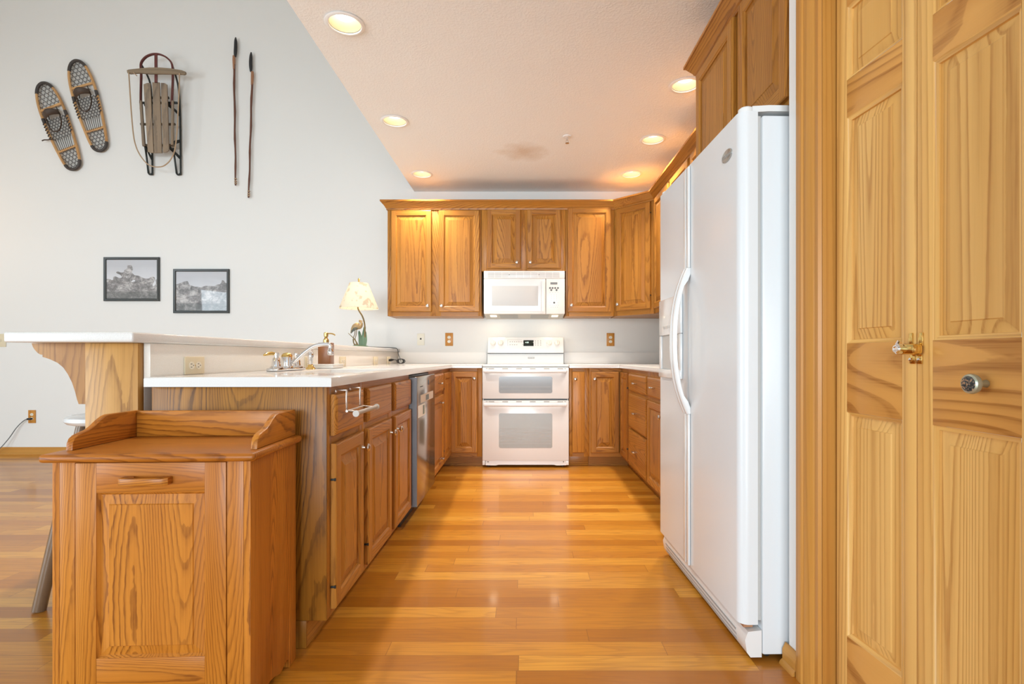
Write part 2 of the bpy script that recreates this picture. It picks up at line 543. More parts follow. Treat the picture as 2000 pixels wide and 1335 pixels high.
def spline(pts, n=6):
    """Catmull-Rom through pts"""
    P = [Vector(p) for p in pts]
    P = [P[0] * 2 - P[1]] + P + [P[-1] * 2 - P[-2]]
    out = []
    for i in range(1, len(P) - 2):
        for k in range(n):
            t = k / n
            a, b, c, d = P[i - 1], P[i], P[i + 1], P[i + 2]
            out.append(0.5 * ((2 * b) + (c - a) * t + (2 * a - 5 * b + 4 * c - d) * t * t + (3 * b - a - 3 * c + d) * t ** 3))
    out.append(P[-2])
    return out


# ------------------------------------------------------------------ the setting
WY = 5.225       # back wall
CH = 2.626       # kitchen ceiling
EX = -1.10       # edge of the kitchen ceiling
GX = -6.1        # great-room side wall
GH = 5.2

mb = MB(); mb.box((GX - 0.1, -3.2, -0.05), (1.62, WY + 0.1, 0.0))
struct(mb.build('floor', floor_m))
mb = MB(); mb.box((GX - 0.1, WY, -0.04), (1.62, WY + 0.12, GH))
struct(mb.build('wall_back', wall_paint))
mb = MB(); mb.box((1.47, 1.62, 0), (1.60, WY - 0.001, GH))
struct(mb.build('wall_right', wall_paint))
mb = MB(); mb.box((GX - 0.12, 1.2, 0), (GX, WY - 0.001, GH)); mb.box((GX - 0.12, -3.2, 2.5), (GX, 1.2, GH))
struct(mb.build('wall_left', wall_paint))
mb = MB(); mb.box((GX - 0.12, -3.3, GH + 0.001), (EX + 0.12, WY + 0.1, GH + 0.1))
struct(mb.build('ceiling_great_room', ceil_m))
mb = MB(); mb.box((EX, -3.0, CH + 0.24), (EX + 0.1, WY - 0.001, GH))
struct(mb.build('wall_upper', wall_paint))
mb = MB(); mb.box((GX, -3.3, 2.5), (EX - 0.001, -3.2, GH))
struct(mb.build('wall_rear_baffle', wall_paint))  # unseen, hung high and added to cut daylight on the upper wall

# kitchen ceiling with round openings for the six downlights
LIGHTS_L = [(-0.889, 2.589), (-0.907, 3.659), (-0.925, 4.72)]
LIGHTS_R = [(0.978, 3.175), (0.977, 3.97), (0.968, 4.72)]
RC = 0.078
mb = MB()
b = mb.bm
x0, x1, y0, y1 = EX, 1.469, -3.0, WY - 0.001
HW = 0.13
strips = [(x0, -0.907 - HW - 0.02, []), (-0.907 - HW - 0.02, -0.907 + HW + 0.02, LIGHTS_L), (-0.907 + HW + 0.02, 0.975 - HW - 0.02, []), (0.975 - HW - 0.02, 0.975 + HW + 0.02, LIGHTS_R), (0.975 + HW + 0.02, x1, [])]
for a, c, ls in strips:
    yy = y0
    for (lx, ly) in ls:
        mb.face([(a, yy, CH), (a, ly - HW, CH), (c, ly - HW, CH), (c, yy, CH)])
        seg = 32
        sq = []
        for i in range(seg):
            an = 2 * PI * i / seg + PI / 4
            k = i // 8; f = (i % 8) / 8.0
            cn = [(c, ly + HW), (a, ly + HW), (a, ly - HW), (c, ly - HW)]
            p, q = cn[k], cn[(k + 1) % 4]
            sq.append(((p[0] + (q[0] - p[0]) * f, p[1] + (q[1] - p[1]) * f, CH), (lx + RC * math.cos(an), ly + RC * math.sin(an), CH)))
        for i in range(seg):
            A, B = sq[i], sq[(i + 1) % seg]
            mb.face([A[0], B[0], B[1], A[1]])
        yy = ly + HW
    mb.face([(a, yy, CH), (a, y1, CH), (c, y1, CH), (c, yy, CH)])
bmesh.ops.remove_doubles(b, verts=b.verts[:], dist=1e-5)
b.normal_update()
for f in b.faces:
    if f.normal.z > 0: f.normal_flip()
mb.box((EX, -3.0, CH + 0.16), (1.469, WY - 0.001, CH + 0.235))
mb.box((EX, -3.0, CH + 0.0005), (EX + 0.02, WY - 0.001, CH + 0.16))
struct(mb.build('ceiling', ceil_m))

# baseboards
mb = MB()
prof = [(0, 0), (-0.016, 0), (-0.016, 0.05), (-0.010, 0.062), (-0.006, 0.072), (0, 0.072)]
mb.prism([(WY - 0.0005 + p[0], p[1]) for p in prof], 0, GX + 0.01, -1.5)
mb.prism([(WY - 0.017, 0.0), (WY - 0.028, 0.0), (WY - 0.024, 0.012), (WY - 0.017, 0.018)], 0, GX + 0.01, -1.5)
struct(mb.build('baseboard_back', trim_pine[0]))

# the angled closet wall beside the fridge: its own frame W (x towards the camera, y into the wall)
WROT = math.atan2(-1.0, 0.0745)
WORG = (0.838, 1.652, 0.0)
T0, T1, HD = 0.162, 0.737, 2.045
mb = MB()
mb.box((0.0, 0.0, 0.0), (T0 - 0.002, 0.12, CH - 0.001))
mb.box((T1 + 0.002, 0.0, 0.0), (4.2, 0.12, CH - 0.001))
mb.box((T0 - 0.002, 0.0, HD + 0.002), (T1 + 0.002, 0.12, CH - 0.001))
mb.box((0.062, 0.121, 0.0), (0.16, 0.62, CH - 0.001))
struct(mb.build('wall_closet', [white_edge], None, WORG, WROT))
mb = MB()
prof = [(0, 0), (-0.014, 0), (-0.014, 0.046), (-0.009, 0.056), (-0.005, 0.066), (0, 0.066)]
mb.prism([(p[0] - 0.0005, p[1]) for p in prof], 0, -0.014, 0.058)
mb.prism([(-0.015, 0.0), (-0.026, 0.0), (-0.022, 0.010), (-0.015, 0.016)], 0, -0.014, 0.058)
struct(mb.build('baseboard_right', trim_pine[0], None, WORG, WROT))
# door casing: two legs and a head
cprof = [(0.0, -0.0005), (0.0, -0.016), (0.006, -0.020), (0.030, -0.020), (0.036, -0.015), (0.044, -0.017), (0.060, -0.013), (0.072, -0.012), (0.078, -0.008), (0.096, -0.010), (0.100, -0.0005)]
mb = MB()
mb.prism([(0.062 + p[0], p[1]) for p in cprof], 2, 0.0, HD + 0.10)
mb.prism([(T1 + 0.1 - p[0], p[1]) for p in cprof], 2, 0.0, HD + 0.10)
mb.box((0.159, -0.016, HD + 0.004), (T1 + 0.003, -0.0005, HD + 0.10), 0, 0.004)
struct(mb.build('trim_1', trim_pine[2], None, WORG, WROT))
# jambs
mb = MB()
mb.box((T0 - 0.001, 0.0, 0.0), (T0 + 0.004, 0.11, HD), 0, 0.001)
mb.box((T0 + 0.004, 0.052, 0.0), (T0 + 0.010, 0.064, HD), 0, 0.002)
mb.box((T1 - 0.004, 0.0, 0.0), (T1 + 0.001, 0.11, HD))
mb.box((T0 + 0.004, 0.0, HD - 0.004), (T1 - 0.004, 0.11, HD))
struct(mb.build('trim_2', trim_pine[2], None, WORG, WROT))


def ring_panel(mb, x0, x1, z0, z1, steps, m=0):
    """nested rectangles: steps = [(inset, y)], last one closed by a face"""
    rows = []
    for ins, y in steps:
        rows.append([(x0 + ins, y, z0 + ins), (x1 - ins, y, z0 + ins), (x1 - ins, y, z1 - ins), (x0 + ins, y, z1 - ins)])
    bb = mb.bm
    V = [[bb.verts.new(p) for p in r] for r in rows]
    for A, B in zip(V, V[1:]):
        for i in range(4):
            j = (i + 1) % 4
            f = bb.faces.new([A[i], A[j], B[j], B[i]]); f.material_index = m
    f = bb.faces.new(V[-1]); f.material_index = m


# bifold closet door: two leaves, each with three raised panels
DY = 0.036
door = bpy.data.objects.new('door_1', None); COL.objects.link(door)
door.location = WORG; door.rotation_euler = (0, 0, WROT); struct(door)
tag(door, 'pine bifold closet door with raised panels beside the white refrigerator', 'door')
ZR = [0.010, 0.206, 0.824, 1.012, 1.634, 1.737, 1.940, 2.038]


def leaf(ta, tb):
    st = 0.042
    mb = MB()
    mb.box((ta, DY, ZR[0]), (ta + st, DY + 0.034, ZR[-1]), 0, 0.0015)
    mb.box((tb - st, DY, ZR[0]), (tb, DY + 0.034, ZR[-1]), 0, 0.0015)
    for k in (0, 2, 4, 6):
        mb.box((ta + st, DY + 0.0004, ZR[k]), (tb - st, DY + 0.034, ZR[k + 1]), 1, 0.0008)
    # sticking around each panel
    for k in (1, 3, 5):
        a, c, z0, z1 = ta + st, tb - st, ZR[k], ZR[k + 1]
        rows = [(0.0, DY + 0.0002), (0.004, DY + 0.005), (0.010, DY + 0.007), (0.011, DY + 0.013)]
        bb = mb.bm
        V = [[bb.verts.new(p) for p in ((a + i, y, z0 + i), (c - i, y, z0 + i), (c - i, y, z1 - i), (a + i, y, z1 - i))] for i, y in rows]
        for A, B in zip(V, V[1:]):
            for i in range(4):
                j = (i + 1) % 4
                f = bb.faces.new([A[i], A[j], B[j], B[i]]); f.material_index = 0 if i in (1, 3) else 2
    lf = mb.build('leaf', [pine[2], pine_rail, pine[0]], door)
    for k in (1, 3, 5):
        mb = MB()
        ring_panel(mb, ta + st + 0.010, tb - st - 0.010, ZR[k] + 0.010, ZR[k + 1] - 0.010,
                   [(0.0, DY + 0.013), (0.028, DY + 0.0065), (0.030, DY + 0.004)])
        mb.build('raised_panel', pine[2], lf)
    return lf


leaf(0.172, 0.4475)
lf2 = leaf(0.4495, 0.727)
mb = MB()
mb.lathe([(0.008, 0.0), (0.006, 0.010), (0.006, 0.018), (0.010, 0.022), (0.0190, 0.026), (0.0205, 0.031), (0.0190, 0.036), (0.0155, 0.038)], (0.616, DY, 0.922), '-y', 28, 0)
mb.lathe([(0.0155, 0.038), (0.010, 0.0385), (0.0, 0.0385)], (0.616, DY, 0.922), '-y', 28, 1)


def mk_speck():
    g = G('speckled_stone_inlay')
    v = g.coords(False)
    return g.set(Base_Color=g.ramp(g.noise(v, 260, 2.0), [(0.42, (0.03, 0.035, 0.035)), (0.56, (0.10, 0.10, 0.09)), (0.62, (0.42, 0.24, 0.13))]), Roughness=0.25)


mb.build('door_knob', [plain('pale_green_bronze', (0.42, 0.44, 0.34), 0.3, 0.6), mk_speck()], lf2)
# brass child lock across the two leaves
lt, lz = 0.4485, 0.995
lk = thing('door_lock', 'small brass and chrome lock fastened across the two leaves of the pine door', 'lock', WORG, WROT)
mb = MB()
mb.box((lt - 0.020, DY - 0.004, lz + 0.005), (lt - 0.008, DY - 0.0005, lz + 0.036), 0, 0.0015)
mb.box((lt + 0.008, DY - 0.004, lz + 0.005), (lt + 0.020, DY - 0.0005, lz + 0.036), 0, 0.0015)
mb.box((lt - 0.018, DY - 0.004, lz - 0.036), (lt - 0.0005, DY - 0.0005, lz - 0.014), 0, 0.0015)
mb.box((lt + 0.0005, DY - 0.004, lz - 0.036), (lt + 0.018, DY - 0.0005, lz - 0.014), 0, 0.0015)
for sx in (-0.012, 0.012):
    mb.lathe([(0.004, 0.0), (0.004, 0.003), (0.0, 0.004)], (lt + sx, DY - 0.004, lz - 0.026), '-y', 10, 1)
mb.build('mounting_plate', [brass, chrome], lk)
mb = MB()
mb.box((lt - 0.022, DY - 0.030, lz - 0.014), (lt + 0.024, DY - 0.0045, lz + 0.010), 0, 0.006)
mb.build('lock_body', brass, lk)
mb = MB()
mb.lathe([(0.012, 0.0), (0.012, 0.010), (0.0085, 0.013), (0.006, 0.013), (0.004, 0.011), (0.0, 0.011)], (lt - 0.012, DY - 0.030, lz - 0.001), '-y', 20)
mb.tube([(lt - 0.026, DY - 0.028, lz - 0.012), (lt - 0.028, DY - 0.030, lz + 0.004), (lt - 0.018, DY - 0.028, lz + 0.018)], 0.003, 8)
mb.build('turn_latch', chrome, lk)

# ------------------------------------------------------------------ cabinets


def door_part(parent, x0, x1, z0, z1, knob=None, t=0.020, fw=0.056, mats=None, loc_y=0.0, org=None, rz=0.0, hinges=None, flat=False, name='door'):
    """raised-panel door on the cabinet front (local y = 0); knob = (x from hinge-free edge, z) in door coordinates"""
    mv, mh = (mats or oak)[2], (mats or oak)[0]
    w, h = x1 - x0, z1 - z0
    mb = MB(); bb = mb.bm
    loc = org if org else (x0, loc_y - 0.0008, z0)
    R = [(0.0, 0.0), (0.0, -t + 0.006), (0.0025, -t + 0.002), (0.007, -t)]
    V = [[bb.verts.new(p) for p in ((i, y, i), (w - i, y, i), (w - i, y, h - i), (i, y, h - i))] for i, y in R]
    for A, B in zip(V, V[1:]):
        for i in range(4):
            j = (i + 1) % 4
            f = bb.faces.new([A[i], A[j], B[j], B[i]]); f.material_index = 0 if i in (1, 3) else 1
    bb.faces.new(V[0][::-1])
    if flat:
        bb.faces.new(V[-1])
        d = mb.build(name, [mv, mh], parent, loc, rz, 25)
    else:
        a, c = 0.007, fw - 0.010
        def q(xa, xb, za, zb, m):
            f = bb.faces.new([bb.verts.new(p) for p in ((xa, -t, za), (xb, -t, za), (xb, -t, zb), (xa, -t, zb))]); f.material_index = m
        q(a, c, a, h - a, 0); q(w - c, w - a, a, h - a, 0)
        q(c, w - c, a, c, 1); q(c, w - c, h - c, h - a, 1)
        R = [(c, -t), (c + 0.004, -t + 0.004), (c + 0.009, -t + 0.006), (c + 0.010, -t + 0.011)]
        V = [[bb.verts.new(p) for p in ((i, y, i), (w - i, y, i), (w - i, y, h - i), (i, y, h - i))] for i, y in R]
        for A, B in zip(V, V[1:]):
            for i in range(4):
                j = (i + 1) % 4
                f = bb.faces.new([A[i], A[j], B[j], B[i]]); f.material_index = 0 if i in (1, 3) else 1
        d = mb.build(name, [mv, mh], parent, loc, rz, 25)
        mb = MB()
        ring_panel(mb, fw, w - fw, fw, h - fw, [(0.0, -t + 0.0112), (0.004, -t + 0.0112), (0.034, -t + 0.0035), (0.036, -t + 0.001)])
        mb.build('raised_panel', mv, d, (0, 0, 0), 0.0, 12)
    if knob: knob_part(d, knob[0], knob[1], t)
    if hinges:
        for hx, hz in hinges:
            mb = MB()
            mb.box((hx - 0.003, -t * 0.75, hz - 0.0035), (hx + 0.003, -0.001, hz + 0.0035), 0, 0.001)
            mb.tube([(hx, -t * 0.8, hz - 0.005), (hx, -t * 0.8, hz + 0.005)], 0.0028, 8)
            mb.build('hinge', iron, d)
    return d


def knob_part(parent, x, z, t=0.020):
    mb = MB()
    mb.lathe([(0.008, 0.0), (0.0062, 0.004), (0.0055, 0.012), (0.0085, 0.016), (0.0145, 0.020), (0.0160, 0.0235), (0.0135, 0.028), (0.007, 0.0305), (0.0, 0.031)], (x, -t, z), '-y', 20)
    return mb.build('knob', nickel, parent)


def pull_part(parent, x, z, t=0.020, L=0.07):
    mb = MB()
    for s in (-1, 1):
        mb.tube([(x + s * L * 0.33, -t, z), (x + s * L * 0.33, -t - 0.022, z)], 0.005, 8)
    mb.tube([(x - L * 0.55, -t - 0.022, z), (x - L * 0.45, -t - 0.024, z), (x, -t - 0.025, z), (x + L * 0.45, -t - 0.024, z), (x + L * 0.55, -t - 0.022, z)], [0.004, 0.007, 0.0085, 0.007, 0.004], 10)
    return mb.build('pull', nickel, parent)


def drawer_part(parent, x0, x1, z0, z1, pulls=(), t=0.020, mats=None, name='drawer_front', vert=False):
    mh = (mats or oak)[0]
    w, h = x1 - x0, z1 - z0
    mb = MB(); bb = mb.bm
    R = [(0.0, 0.0), (0.0, -t + 0.008), (0.003, -t + 0.004), (0.014, -t)]
    V = [[bb.verts.new(p) for p in ((i, y, i), (w - i, y, i), (w - i, y, h - i), (i, y, h - i))] for i, y in R]
    for A, B in zip(V, V[1:]):
        for i in range(4):
            bb.faces.new([A[i], A[(i + 1) % 4], B[(i + 1) % 4], B[i]])
    bb.faces.new(V[-1]); bb.faces.new(V[0][::-1])
    d = mb.build(name, mats[2] if vert else mh, parent, (x0, -0.0008, z0), 0.0, 15)
    for px, pz in pulls: pull_part(d, px, pz, t)
    return d


def carcass(parent, w, d, z0, z1, stiles, rails, kick=None, mats=None):
    m = mats or oak
    mb = MB()
    mb.box((0.001, 0.0195, z0), (w - 0.001, d, z1), 0, 0.001)
    mb.build('carcass', m[2], parent)
    mb = MB()
    for a, b_ in stiles: mb.box((a, 0.0, z0), (b_, 0.019, z1), 0, 0.0008)
    ss = sorted(stiles)
    for (a, b_), (c, e) in zip(ss, ss[1:]):
        for za, zb in rails:
            mb.box((b_, 0.0004, za), (c, 0.0185, zb), 1)
    mb.build('face_frame', [m[2], m[0]], parent)
    if kick:
        mb = MB(); mb.box((kick[0], 0.068, 0.0008), (kick[1], 0.082, z0 - 0.0005), 0, 0.001)
        mb.build('toe_kick', m[0], parent)


BZ0, BZ1 = 0.093, 0.874
LR = PI / 2; RR = -PI / 2
LX = -0.661; RX = 0.860; BY = 4.615

# --- the run under the sink
c = thing('base_cabinet', 'oak base cabinet at the open end of the sink counter, one drawer over one door', 'cabinet', (LX, 1.753, 0), LR)
carcass(c, 0.371, 0.585, BZ0, BZ1, [(0.0, 0.034), (0.331, 0.371)], [(BZ0, 0.122), (0.676, 0.712), (0.842, BZ1)], (0.0, 0.371), oakd)
mb = MB(); mb.box((-0.0065, 0.0, BZ0), (-0.0005, 0.585, BZ1), 0, 0.001)
mb.box((-0.0065, 0.068, 0.0008), (-0.0005, 0.585, BZ0 - 0.0008), 0, 0.001)
e = mb.build('end_panel', end_oak, c)
e['label'] = 'boldly grained oak end panel'
door_part(c, 0.027, 0.337, 0.117, 0.679, (0.286, 0.500), mats=oakd, hinges=[(-0.001, 0.075), (-0.001, 0.440)])
drawer_part(c, 0.027, 0.337, 0.706, 0.847, mats=oakd)

c = thing('sink_base_cabinet', 'oak sink cabinet with two doors under two plain false drawer fronts', 'cabinet', (LX, 2.125, 0), LR)
carcass(c, 0.859, 0.585, BZ0, 0.72, [(0.0, 0.036), (0.400, 0.480), (0.834, 0.859)], [(BZ0, 0.122), (0.676, 0.712)], (0.0, 0.859), oakd)
mb = MB()
mb.box((0.0, 0.0, 0.7205), (0.859, 0.019, BZ1), 0)
mb.build('apron_rail', oakd[0], c)
door_part(c, 0.030, 0.405, 0.117, 0.679, (0.346, 0.496), mats=oakd, hinges=[(-0.001, 0.085)])
door_part(c, 0.475, 0.839, 0.117, 0.679, (0.028, 0.496), mats=oakd)
drawer_part(c, 0.030, 0.405, 0.706, 0.847, mats=oakd, name='false_front')
drawer_part(c, 0.475, 0.839, 0.706, 0.847, mats=oakd, name='false_front')

# dishwasher
c = thing('dishwasher', 'dark stainless dishwasher with stickers on its door', 'dishwasher', (LX, 2.988, 0), LR)
mb = MB(); mb.box((0.004, 0.0, 0.105), (0.598, 0.57, 0.868), 0, 0.002)
mb.build('tub_housing', black_pl, c)
mb = MB()
mb.box((0.006, -0.047, 0.112), (0.596, -0.001, 0.858), 0, 0.004)
dd = mb.build('door', steel_door, c)
mb = MB(); mb.box((0.0035, -0.046, 0.114), (0.0058, -0.002, 0.856)); mb.build('edge_trim', steel_edge, dd)
mb = MB()
mb.box((0.10, -0.0485, 0.700), (0.52, -0.0472, 0.748)); mb.build('sticker', plain('beige_sticker', (0.60, 0.53, 0.45), 0.5), dd)
mb = MB(); mb.box((0.26, -0.0492, 0.705), (0.36, -0.0487, 0.738)); mb.build('sticker_panel', plain('blue_grey_print', (0.10, 0.14, 0.15), 0.4), dd)
mb = MB()
mb.box((0.030, -0.0485, 0.620), (0.24, -0.0472, 0.690)); mb.build('energy_label', plain('white_sticker', (0.78, 0.78, 0.74), 0.5), dd)
mb = MB(); mb.box((0.165, -0.0492, 0.628), (0.215, -0.0487, 0.682)); mb.build('label_print', plain('green_grey_print', (0.16, 0.22, 0.19), 0.5), dd)
mb = MB(); mb.box((0.09, -0.0485, 0.796), (0.17, -0.0472, 0.800)); mb.build('button_mark', slot_m, dd)
mb = MB(); mb.lathe([(0.016, 0.0), (0.016, 0.0015), (0.0, 0.0015)], (0.36, -0.0472, 0.812), '-y', 18); mb.build('round_badge', steel_edge, dd)
mb = MB(); mb.box((0.004, 0.05, 0.0008), (0.598, 0.064, 0.104)); mb.build('kick_plate', black_pl, c)

c = thing('pull_out_cabinet', 'oak cabinet past the dishwasher, drawer above a tall front with two pulls', 'cabinet', (LX, 3.592, 0), LR)
carcass(c, 0.586, 0.585, BZ0, BZ1, [(0.0, 0.030), (0.556, 0.586)], [(BZ0, 0.122), (0.676, 0.712), (0.842, BZ1)], (0.0, 0.586), oakd)
drawer_part(c, 0.020, 0.570, 0.706, 0.847, [(0.30, 0.07)], mats=oakd)
d = door_part(c, 0.020, 0.570, 0.117, 0.679, None, mats=oakd, name='pull_out_front')
pull_part(d, 0.34, 0.51); pull_part(d, 0.36, 0.085)

# corner cabinet between the sink run and the range
c = thing('corner_cabinet', 'oak corner base cabinet between dishwasher run and range, with folding door', 'cabinet', (LX, BY, 0), 0)
mb = MB()
mb.box((-0.585, 0.02, BZ0), (0.288, 0.595, BZ1), 0, 0.001)
mb.box((-0.585, -0.434, BZ0), (-0.0195, 0.0195, BZ1), 0, 0.001)
mb.build('carcass', oakd[2], c)
mb = MB()
mb.box((0.243, 0.0, BZ0), (0.288, 0.019, BZ1), 0, 0.0008)
mb.box((-0.019, 0.0004, 0.845), (0.243, 0.019, BZ1), 1); mb.box((-0.019, 0.0004, BZ0), (0.243, 0.019, 0.128), 1)
mb.box((-0.019, -0.434, BZ0), (-0.0004, -0.415, BZ1), 0)
mb.box((-0.019, -0.415, 0.845), (-0.0004, 0.0, BZ1), 2); mb.box((-0.019, -0.415, BZ0), (-0.0004, 0.0, 0.118), 2)
mb.build('face_frame', [oakd[2], oakd[0], oakd[1]], c)
door_part(c, 0.010, 0.247, 0.128, 0.843, (0.212, 0.655), mats=oakd)
door_part(c, 0, 0.405, 0, 0.725, None, mats=oakd, org=(-0.001 + 0.0018, -0.417, 0.118), rz=LR, hinges=[(-0.003, 0.60), (-0.003, 0.10)])
mb = MB(); mb.box((-0.073, 0.068, 0.0008), (0.288, 0.082, BZ0 - 0.0005), 0); mb.box((-0.082, -0.434, 0.0008), (-0.068, 0.068, BZ0 - 0.0005), 1)
mb.build('toe_kick', [oakd[0], oakd[1]], c)

# right of the range
c = thing('narrow_cabinet', 'narrow oak cabinet with slim slab door just beside the range', 'cabinet', (0.397, BY, 0), 0)
carcass(c, 0.176, 0.595, BZ0, BZ1, [(0.0, 0.030), (0.130, 0.176)], [(BZ0, 0.128), (0.845, BZ1)], (0.0, 0.176), oakd)
door_part(c, 0.026, 0.136, 0.128, 0.843, (0.026, 0.650), mats=oakd, flat=True)

c = thing('corner_cabinet', 'oak corner base cabinet between narrow slab-door cabinet and drawer stack, with folding door', 'cabinet', (0.575, BY, 0), 0)
mb = MB()
mb.box((0.001, 0.02, BZ0), (0.880, 0.595, BZ1), 0, 0.001)
mb.box((0.3045, -0.360, BZ0), (0.880, 0.0195, BZ1), 0, 0.001)
mb.build('carcass', oakd[2], c)
mb = MB()
mb.box((0.0, 0.0, BZ0), (0.014, 0.019, BZ1), 0)
mb.box((0.014, 0.0004, 0.845), (0.304, 0.019, BZ1), 1); mb.box((0.014, 0.0004, BZ0), (0.304, 0.019, 0.128), 1)
mb.box((0.2855, -0.360, BZ0), (0.304, -0.318, BZ1), 0)
mb.box((0.2855, -0.318, 0.845), (0.304, 0.0, BZ1), 2); mb.box((0.2855, -0.318, BZ0), (0.304, 0.0, 0.118), 2)
mb.build('face_frame', [oakd[2], oakd[0], oakd[1]], c)
door_part(c, 0.011, 0.262, 0.128, 0.843, (0.034, 0.650), mats=oakd)
door_part(c, 0, 0.300, 0, 0.725, None, mats=oakd, org=(0.2847, -0.024, 0.118), rz=RR, hinges=[(0.303, 0.60), (0.303, 0.10)])
mb = MB(); mb.box((0.0, 0.068, 0.0008), (0.358, 0.082, BZ0 - 0.0005), 0); mb.box((0.354, -0.360, 0.0008), (0.367, 0.068, BZ0 - 0.0005), 1)
mb.build('toe_kick', [oakd[0], oakd[1]], c)

c = thing('drawer_cabinet', 'oak drawer stack of three plain drawers with bar pulls near the refrigerator', 'cabinet', (RX, 4.252, 0), RR)
carcass(c, 0.656, 0.59, BZ0, BZ1, [(0.0, 0.034), (0.624, 0.656)], [(BZ0, 0.150), (0.392, 0.417), (0.676, 0.712), (0.836, BZ1)], (0.0, 0.656))
for za, zb in ((0.706, 0.840), (0.413, 0.680), (0.117, 0.397)):
    drawer_part(c, 0.032, 0.632, za, zb, [(0.30, (zb - za) / 2)])

c = thing('base_cabinet', 'oak base cabinet with drawers over doors, half hidden behind the refrigerator', 'cabinet', (RX, 3.594, 0), RR)
carcass(c, 0.950, 0.59, BZ0, BZ1, [(0.0, 0.030), (0.45, 0.50), (0.920, 0.950)], [(BZ0, 0.122), (0.676, 0.712), (0.836, BZ1)], (0.0, 0.950))
for a, b_, kx in ((0.018, 0.462, 0.405), (0.488, 0.932, 0.04)):
    drawer_part(c, a, b_, 0.706, 0.840, [(0.20, 0.067)])
    door_part(c, a, b_, 0.117, 0.680, (kx, 0.49))

# ------------------------------------------------------------------ wall cabinets
UZ0, UZ1, UY = 1.356, 2.392, 4.905
c = thing('wall_cabinet', 'tall two-door oak wall cabinet above the phone jack, nearest the lamp', 'cabinet', (-1.284, UY, 0), 0)
carcass(c, 0.882, 0.315, UZ0, UZ1, [(0.0, 0.05), (0.40, 0.50), (0.85, 0.882)], [(UZ0, 1.41), (2.33, UZ1)])
door_part(c, 0.036, 0.414, 1.395, 2.345, (0.345, 0.055))
door_part(c, 0.484, 0.866, 1.395, 2.345, (0.028, 0.055))
c = thing('wall_cabinet', 'short two-door oak wall cabinet directly over the microwave', 'cabinet', (-0.400, UY, 0), 0)
carcass(c, 0.788, 0.315, 1.778, UZ1, [(0.0, 0.06), (0.355, 0.435), (0.735, 0.788)], [(1.778, 1.82), (2.33, UZ1)])
door_part(c, 0.050, 0.3665, 1.800, 2.352, (0.282, 0.055))
door_part(c, 0.424, 0.743, 1.800, 2.352, (0.034, 0.055))
c = thing('wall_cabinet', 'single-door oak wall cabinet beside the microwave with swirling grain', 'cabinet', (0.390, UY, 0), 0)
carcass(c, 0.455, 0.315, UZ0, UZ1, [(0.0, 0.03), (0.41, 0.455)], [(UZ0, 1.41), (2.34, UZ1)])
door_part(c, 0.015, 0.424, 1.392, 2.370, (0.036, 0.062), mats=oakd)
# angled corner
c = thing('corner_wall_cabinet', 'angled oak corner wall cabinet with hazy glare on its door', 'cabinet', (0.8475, UY, 0), -PI / 4)
w = 0.425
mb = MB()
k = math.sqrt(0.5)
def lc(X, Y):   # place -> cabinet frame
    dx, dy = X - 0.8475, Y - UY
    return ((dx - dy) * k, (dx + dy) * k)
poly = [lc(0.862, UY + 0.0135), lc(0.862, WY - 0.006), lc(1.464, WY - 0.006), lc(1.464, 4.612), lc(1.162, 4.612)]
mb.prism(poly, 2, UZ0, UZ1)
mb.build('carcass', oak[2], c)
mb = MB()
mb.box((0.0, 0.0, UZ0), (0.036, 0.010, UZ1), 0); mb.box((w - 0.05, 0.0, UZ0), (w, 0.010, UZ1), 0)
mb.box((0.036, 0.0004, UZ0), (w - 0.05, 0.010, 1.42), 1); mb.box((0.036, 0.0004, 2.33), (w - 0.05, 0.010, UZ1), 1)
mb.build('face_frame', [oak[2], oak[0]], c)
door_part(c, 0.028, w - 0.034, 1.400, 2.350, (0.030, 0.060), hinges=[(w - 0.061, 0.12), (w - 0.061, 0.85)])
for y0_, nm in ((4.596, 'oak wall cabinet on the side wall next to the angled corner one'), (3.592, 'oak wall cabinet on the side wall just above and beyond the refrigerator')):
    c = thing('wall_cabinet', nm, 'cabinet', (1.150, y0_, 0), RR)
    carcass(c, 1.0, 0.312, UZ0, UZ1, [(0.0, 0.035), (0.46, 0.54), (0.965, 1.0)], [(UZ0, 1.41), (2.33, UZ1)])
    door_part(c, 0.025, 0.472, 1.395, 2.350, (0.41, 0.055))
    door_part(c, 0.528, 0.975, 1.395, 2.350, (0.034, 0.055))
# over the fridge
c = thing('wall_cabinet', 'deep two-door oak cabinet mounted right above the white refrigerator', 'cabinet', (0.860, 2.578, 0), RR)
carcass(c, 0.915, 0.60, 1.795, UZ1, [(0.0, 0.03), (0.445, 0.535), (0.885, 0.915)], [(1.795, 1.83), (2.33, UZ1)])
door_part(c, 0.018, 0.462, 1.812, 2.352, mats=oak)
door_part(c, 0.520, 0.900, 1.812, 2.352, mats=oak)

crown = [(0.0, 2.352), (0.008, 2.352), (0.010, 2.366), (0.016, 2.370), (0.020, 2.380), (0.034, 2.398), (0.046, 2.414), (0.050, 2.418), (0.056, 2.420), (0.056, 2.434), (0.0, 2.434)]


